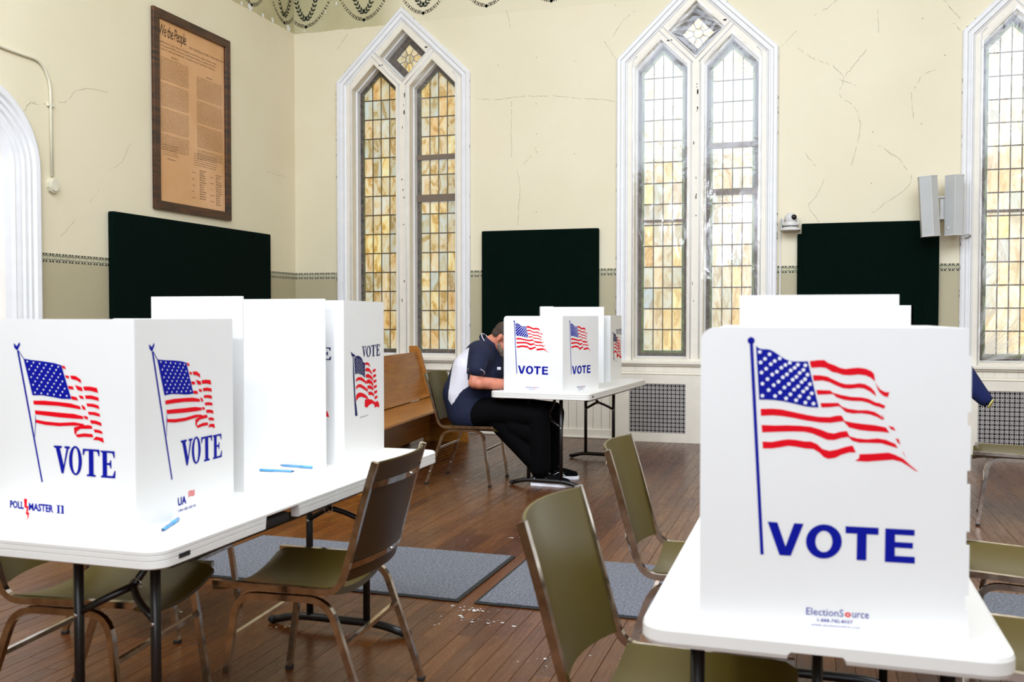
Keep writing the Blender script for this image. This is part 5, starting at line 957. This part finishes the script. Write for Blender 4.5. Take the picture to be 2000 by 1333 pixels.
# ================================================================ people
def blob(name, caps, ells, mat, parent, voxel=.008, it=4, mats=None, assign=None, keep=None):
    mb = MB()
    def ico(c, r, axes=None):
        bm = bmesh.new(); bmesh.ops.create_icosphere(bm, subdivisions=3, radius=1); bm.verts.index_update()
        vs = []
        for v in bm.verts:
            p = Vector(v.co); p = Vector((p.x*r[0], p.y*r[1], p.z*r[2])); p = (axes @ p) if axes else p; vs.append(Vector(c)+p)
        mb.add(vs, [tuple(v.index for v in f.verts) for f in bm.faces]); bm.free()
    for (p, r0, q, r1) in caps:
        p, q = Vector(p), Vector(q); ico(p, (r0,)*3); ico(q, (r1,)*3)
        if (q-p).length > 1e-4: mb.tube([p, q], [r0, r1], 20)
    for e in ells: ico(e[0], e[1], e[2] if len(e) > 2 else None)
    o = mb.build(name, None); 
    md = o.modifiers.new('r', 'REMESH'); md.mode = 'VOXEL'; md.voxel_size = voxel
    md = o.modifiers.new('s', 'SMOOTH'); md.factor = .5; md.iterations = it
    dg = bpy.context.evaluated_depsgraph_get(); me = bpy.data.meshes.new_from_object(o.evaluated_get(dg)); me.name = name
    old = o.data; o.modifiers.clear(); o.data = me; bpy.data.meshes.remove(old)
    me.materials.clear()
    for mm in (mats or [mat]): me.materials.append(mm)
    if keep:
        bm = bmesh.new(); bm.from_mesh(me); bmesh.ops.delete(bm, geom=[f for f in bm.faces if not keep(f.calc_center_median())], context='FACES'); bm.to_mesh(me); bm.free()
    if assign: me.polygons.foreach_set('material_index', [assign(p.center) for p in me.polygons])
    else: me.polygons.foreach_set('material_index', [0]*len(me.polygons))
    me.polygons.foreach_set('use_smooth', [True]*len(me.polygons)); me.update(); o.parent = parent; return o
def inpoly(x, z, P_):
    c = False; j = len(P_)-1
    for i in range(len(P_)):
        if (P_[i][1] > z) != (P_[j][1] > z) and x < (P_[j][0]-P_[i][0])*(z-P_[i][1])/(P_[j][1]-P_[i][1])+P_[i][0]: c = not c
        j = i
    return c
def hand(wr, fd, ud, side, curl=.5, s=1.):
    """capsules of a hand: wrist point, finger direction, back-of-hand direction"""
    fd = Vector(fd).normalized(); ud = Vector(ud); ud = (ud-fd*ud.dot(fd)).normalized(); sd = fd.cross(ud)*side; wr = Vector(wr); caps = []
    for k, (off, ln) in enumerate(((-.030, .066), (-.010, .076), (.011, .072), (.031, .056))):
        b0 = wr+fd*.02*s+sd*off*.5*s; kn = wr+fd*.088*s+sd*off*s; caps.append((b0, .016*s, kn, .0115*s))
        d = fd; p = kn
        for j, f in enumerate((.45, .32, .23)):
            d = (d*math.cos(curl*.8)-ud*math.sin(curl*.8)).normalized() if True else d; q = p+d*ln*f*s; caps.append((p, (.0098-.0006*j)*s, q, (.0092-.0007*j)*s)); p = q
    th0 = wr+fd*.022*s-sd*.026*s; th1 = th0+(fd*.6-sd*.75-ud*.25).normalized()*.042*s; th2 = th1+(fd*.9-sd*.1-ud*.3).normalized()*.034*s; th3 = th2+(fd*.9+sd*.35-ud*.35).normalized()*.026*s
    caps += [(th0, .016*s, th1, .0125*s), (th1, .0118*s, th2, .0105*s), (th2, .0105*s, th3, .009*s)]
    return caps
def head_parts(C, f, u):
    f = Vector(f).normalized(); u = Vector(u); u = (u-f*u.dot(f)).normalized(); y = u.cross(f); A_ = Matrix((f, y, u)).transposed()
    T = lambda a, b_, c: Vector(C)+f*a+y*b_+u*c
    ells = [(T(-.008, 0, .035), (.099, .077, .088), A_), (T(.02, 0, -.05), (.072, .060, .062), A_), (T(.055, 0, -.088), (.034, .034, .026), A_), (T(.045, 0, .01), (.052, .062, .06), A_), (T(.075, 0, .038), (.02, .05, .012), A_), (T(.083, .030, -.018), (.018, .022, .016), A_), (T(.083, -.030, -.018), (.018, .022, .016), A_), (T(.088, 0, -.058), (.012, .024, .006), A_), (T(.085, 0, -.069), (.012, .021, .006), A_)]
    for s in (-1, 1): ells += [(T(-.008, s*.080, -.005), (.020, .010, .034), A_), (T(-.004, s*.082, -.030), (.010, .008, .012), A_)]
    caps = [(T(.09, 0, .02), .008, T(.112, 0, -.022), .0125), (T(.100, .011, -.027), .008, T(.100, -.011, -.027), .008)]
    return caps, ells, T, A_
def shoe(name, heel, toe, z=0, tilt=None, upper='black'):
    h, t_ = Vector((*heel, z)), Vector((*toe, z)); L_ = (t_-h).length; r = empty(name, h); r.rotation_euler = (0, 0, math.atan2(t_.y-h.y, t_.x-h.x))
    ol = [(0, -.028), (.06, -.036), (.14, -.036), (.21, -.048), (.27, -.043), (.305, -.022), (.312, 0), (.305, .022), (.27, .040), (.21, .043), (.14, .033), (.06, .036), (0, .028), (-.012, 0)]; k = L_/.32
    mb = MB(); mb.plate([(a*k, b_) for a, b_ in ol], [], (0, 0, 0), (1, 0, 0), (0, 1, 0), (0, 0, 1), .024); mb.build('sole', M['white_ink'], r)
    blob('upper', [((.045*k, 0, .05), .036, (.13*k, 0, .055), .038), ((.13*k, 0, .055), .040, (.22*k, 0, .040), .036), ((.22*k, 0, .038), .038, (.272*k, 0, .034), .028), ((.04*k, 0, .05), .036, (.05*k, 0, .095), .036)], [], M['trouser'], r, .006, 3, keep=lambda c: c.z > .018)
    mb = MB()
    for q in range(4): mb.tube([(.12*k+q*.022, -.036, .062-q*.004), (.13*k+q*.022, 0, .094-q*.007), (.12*k+q*.022, .036, .062-q*.004)], .003, 6)
    mb.tube([(.10*k, -.040, .03), (.15*k, -.041, .055), (.20*k, -.043, .03)], .004, 6); mb.tube([(.0, -.03, .03), (.03*k, -.038, .06), (.08*k, -.040, .04)], .004, 6); mb.build('laces', M['white_ink'], r, True)
    return r
# ---- the seated man, facing +X and bent over his ballot
man = tag(empty('person', (-2.62, 7.12, 0)), 'man in navy and white polo shirt, seated, bent over his ballot in the booth', 'person')
ox = Vector((-2.62, 7.12, 0)); R = lambda x, y, z: Vector((x, y, z))-ox
hc, he, HT, HA = head_parts(R(-2.315, 7.12, 1.14), (.76, -.05, -.65), (.65, 0, .76))
body_caps = [(R(-2.47, 7.13, 1.07), .064, R(-2.37, 7.125, 1.13), .060), (R(-2.51, 7.13, 1.00), .085, R(-2.60, 7.13, .70), .11), (R(-2.58, 7.13, .70), .12, R(-2.62, 7.13, .55), .12),
    (R(-2.455, 6.955, 1.015), .055, R(-2.475, 6.875, .81), .043), (R(-2.475, 6.875, .805), .042, R(-2.44, 6.885, .79), .044), (R(-2.475, 6.88, .80), .050, R(-2.38, 6.95, .79), .048), (R(-2.38, 6.95, .79), .048, R(-2.20, 7.085, .775), .032),
    (R(-2.43, 7.31, 1.01), .055, R(-2.40, 7.40, .80), .043), (R(-2.40, 7.40, .795), .042, R(-2.17, 7.30, .775), .028),
    (R(-2.60, 7.03, .53), .085, R(-2.0, 7.03, .54), .06), (R(-2.0, 7.03, .54), .058, R(-1.985, 7.045, .10), .04), (R(-2.60, 7.23, .53), .085, R(-1.96, 7.28, .54), .06), (R(-1.96, 7.28, .54), .058, R(-2.0, 7.37, .10), .04)]
body_caps += hand(R(-2.20, 7.085, .772), (.9, .25, -.12), (.1, .1, 1), 1, .75)+hand(R(-2.17, 7.30, .772), (.95, -.2, -.08), (0, 0, 1), -1, .35)
blob('body', body_caps+hc, he, M['skin'], man, .0055, 3)
for s in (-1, 1):
    c = HT(.094, s*.030, .014); mb = MB(); mb.sphere(c, .0105, 12, 8); e_ = mb.build('eye', M['white_ink'], man, True); mb = MB(); mb.sphere(HT(.0985, s*.030, .0135), .0068, 10, 6); mb.build('iris', M['hair'], e_, True)
HTi = lambda p: (HA.transposed() @ (p-R(-2.315, 7.12, 1.14)))
blob('hair', [], [(HT(-.010, 0, .040), (.103, .081, .090), HA), (HT(-.045, 0, .0), (.065, .074, .07), HA)], M['hair'], man, .006, 2, keep=lambda p: (lambda q: (q.x < .055+.25*(q.z-.09) and q.z > -.03+max(0, q.x+.05)*1.1))(HTi(p)))
blob('beard', [(HT(.055, 0, -.085), .036, HT(.075, 0, -.098), .030), (HT(.02, .050, -.055), .018, HT(.055, .025, -.085), .026), (HT(.02, -.050, -.055), .018, HT(.055, -.025, -.085), .026), (HT(.096, .018, -.052), .007, HT(.096, -.018, -.052), .007)], [], M['beard'], man, .006, 2)
PW = [(-2.545,1.066),(-2.548,0.901),(-2.539,0.834),(-2.531,0.77),(-2.582,0.737),(-2.621,0.688),(-2.646,0.651),(-2.676,0.618),(-2.709,0.661),(-2.702,0.762),(-2.697,0.852),(-2.693,0.939),(-2.659,1.02),(-2.607,1.048)]
PWl = [(a+2.62, c) for a, c in PW]
shirt = [(R(-2.60, 7.06, .56), .165, R(-2.63, 7.07, .70), .175), (R(-2.60, 7.20, .56), .165, R(-2.63, 7.19, .70), .175), (R(-2.62, 7.07, .70), .175, R(-2.56, 7.06, .88), .165), (R(-2.62, 7.19, .70), .175, R(-2.56, 7.20, .88), .165),
    (R(-2.56, 7.06, .88), .165, R(-2.485, 7.04, 1.0), .125), (R(-2.56, 7.20, .88), .165, R(-2.485, 7.22, 1.0), .125), (R(-2.485, 7.13, 1.01), .12, R(-2.43, 7.13, 1.07), .085), (R(-2.445, 7.14, 1.0), .105, R(-2.44, 7.14, .86), .115), (R(-2.44, 7.14, .86), .115, R(-2.5, 7.14, .72), .13),
    (R(-2.47, 7.0, 1.03), .09, R(-2.455, 6.955, 1.01), .088), (R(-2.47, 7.26, 1.03), .09, R(-2.44, 7.30, 1.01), .088)]
sleeve = [(R(-2.455, 6.955, 1.015), .082, R(-2.462, 6.89, .905), .068), (R(-2.435, 7.305, 1.01), .082, R(-2.41, 7.375, .90), .068)]
blob('shirt', shirt+sleeve, [], None, man, .007, 3, mats=[M['navy'], M['shirtwhite']], assign=lambda p: 1 if (p.y < -.06 and inpoly(p.x, p.z, PWl)) else 0)
mb = MB(); ring_ = lambda c, ax, r, n=20: [Vector(c)+(Matrix.Rotation(2*PI*i/n, 3, ax) @ (Vector(ax).orthogonal().normalized()*r)) for i in range(n+1)]
ax = (R(-2.37, 7.13, 1.14)-R(-2.47, 7.13, 1.06)).normalized()
for rr_, off, hh_ in ((.078, .02, .0),): mb.tube(ring_(R(-2.458, 7.13, 1.095), ax, .078), .012, 8); 
mb.build('collar', M['navy'], man, True)
mb = MB(); mb.tube(ring_(R(-2.448, 7.13, 1.11), ax, .080), .0035, 6); mb.build('collar_piping', M['shirtwhite'], man, True); mb = MB(); ax2 = (R(-2.462, 6.89, .905)-R(-2.455, 6.955, 1.015)).normalized(); mb.tube(ring_(R(-2.463, 6.886, .885), ax2, .0665), .003, 6); mb.build('sleeve_piping', M['shirtwhite'], man, True)
tr = [(R(-2.57, 7.04, .55), .125, R(-2.35, 7.02, .565), .105), (R(-2.35, 7.02, .565), .105, R(-2.0, 7.02, .545), .088), (R(-2.0, 7.02, .54), .09, R(-1.995, 7.04, .14), .082), (R(-2.34, 7.04, .50), .09, R(-2.05, 7.04, .20), .075), (R(-2.2, 7.04, .47), .10, R(-2.05, 7.04, .40), .09),
      (R(-2.57, 7.22, .55), .125, R(-2.35, 7.24, .565), .105), (R(-2.35, 7.24, .565), .105, R(-1.955, 7.28, .545), .088), (R(-1.955, 7.28, .54), .09, R(-2.0, 7.36, .14), .08)]
blob('trousers', tr, [], M['trouser'], man, .008, 3)
for h_, t_ in (((-2.065, 7.045), (-1.735, 7.055)), ((-2.08, 7.38), (-1.765, 7.42))):
    s_ = shoe('shoe', (h_[0]+2.62, h_[1]-7.12), (t_[0]+2.62, t_[1]-7.12)); s_.parent = man
lg = MB(); lg.box(R(-2.318, 7.005, .905), (.03, .002, .022), 0); lg.build('chest_emblem', M['shirtwhite'], man)
# ---- second voter, mostly hidden behind the front booth
p2 = tag(empty('person', (.60, 6.98, 0)), 'person in a royal blue fleece with lime cuff trim, mostly hidden behind the front booth', 'person')
ox2 = Vector((.60, 6.98, 0)); Q = lambda x, y, z: Vector((x, y, z))-ox2
hc, he, HT, HA = head_parts(Q(.36, 6.98, 1.12), (-.9, 0, -.42), (-.42, 0, .9))
bc = [(Q(.46, 6.98, 1.02), .05, Q(.39, 6.98, 1.08), .05), (Q(.48, 6.98, .95), .09, Q(.60, 6.98, .56), .10), (Q(.60, 6.90, .53), .07, Q(.22, 6.90, .54), .05), (Q(.22, 6.90, .54), .048, Q(.25, 6.90, .10), .035), (Q(.60, 7.06, .53), .07, Q(.32, 7.04, .46), .05), (Q(.32, 7.04, .46), .048, Q(.86, 6.98, .33), .036),
      (Q(.52, 6.80, .95), .045, Q(.72, 6.64, 1.05), .042), (Q(.72, 6.64, 1.05), .042, Q(.90, 6.55, .93), .036), (Q(.90, 6.55, .93), .036, Q(.965, 6.52, .85), .024), (Q(.50, 7.16, .95), .045, Q(.40, 7.2, .74), .038), (Q(.40, 7.2, .74), .038, Q(.25, 7.02, .645), .026)]
bc += hand(Q(.925, 6.545, .90), (.75, -.2, -.6), (.5, 0, .6), 1, 1.3, .62)+hand(Q(.25, 7.02, .645), (-.9, -.35, -.1), (0, 0, 1), 1, .35, .9)
blob('body', bc+hc, he, M['skin'], p2, .006, 3)
for s in (-1, 1):
    e_ = MB().sphere(HT(.092, s*.030, .014), .0105, 12, 8).build('eye', M['white_ink'], p2, True); MB().sphere(HT(.0970, s*.030, .0135), .0068, 10, 6).build('iris', M['hair'], e_, True)
HTj = lambda p: (HA.transposed() @ (p-Q(.36, 6.98, 1.12)))
blob('hair', [], [(HT(-.010, 0, .040), (.105, .083, .092), HA), (HT(-.045, 0, -.02), (.07, .078, .08), HA)], M['hair'], p2, .007, 2, keep=lambda p: (lambda q: (q.x < .05+.25*(q.z-.09) and q.z > -.09+max(0, q.x+.05)*1.6))(HTj(p)))
blob('fleece_jacket', [(Q(.60, 6.93, .56), .13, Q(.56, 6.92, .80), .13), (Q(.60, 7.03, .56), .13, Q(.56, 7.04, .80), .13), (Q(.56, 6.92, .80), .13, Q(.50, 6.90, .94), .10), (Q(.56, 7.04, .80), .13, Q(.50, 7.06, .94), .10), (Q(.50, 6.98, .95), .10, Q(.45, 6.98, 1.0), .07),
     (Q(.50, 6.84, .94), .085, Q(.70, 6.66, 1.06), .088), (Q(.70, 6.66, 1.06), .088, Q(.90, 6.54, .955), .080), (Q(.90, 6.54, .955), .080, Q(1.030, 6.50, .80), .046), (Q(.50, 7.15, .95), .075, Q(.40, 7.2, .75), .06), (Q(.40, 7.2, .75), .06, Q(.27, 7.04, .655), .042)], [], M['fleece'], p2, .008, 3)
mb = MB(); ax3 = (Q(1.035, 6.50, .785)-Q(.86, 6.56, .875)).normalized(); c3 = Q(1.035, 6.50, .785)+ax3*.036; mb.tube(ring_(c3, ax3, .027), .005, 6); mb.build('cuff_trim', M['trimlime'], p2, True)
mb = MB(); mb.tube([c3-ax3*.002, c3+ax3*.003], .025, 16); mb.build('sleeve_lining', M['redlining'], p2)
blob('trousers', [(Q(.60, 6.90, .55), .10, Q(.22, 6.90, .55), .075), (Q(.22, 6.90, .55), .07, Q(.25, 6.90, .15), .055), (Q(.60, 7.06, .54), .10, Q(.32, 7.04, .47), .07), (Q(.32, 7.04, .47), .065, Q(.78, 6.99, .345), .05)], [], M['trouser'], p2, .008, 3)
s_ = shoe('shoe', (.28-.60, 6.90-6.98), (.0-.60, 6.90-6.98)); s_.parent = p2
s_ = shoe('shoe', (0, 0), (.29, 0)); s_.parent = p2; s_.location = Q(.92, 6.97, .40); s_.rotation_euler = (0, 1.9, .0)
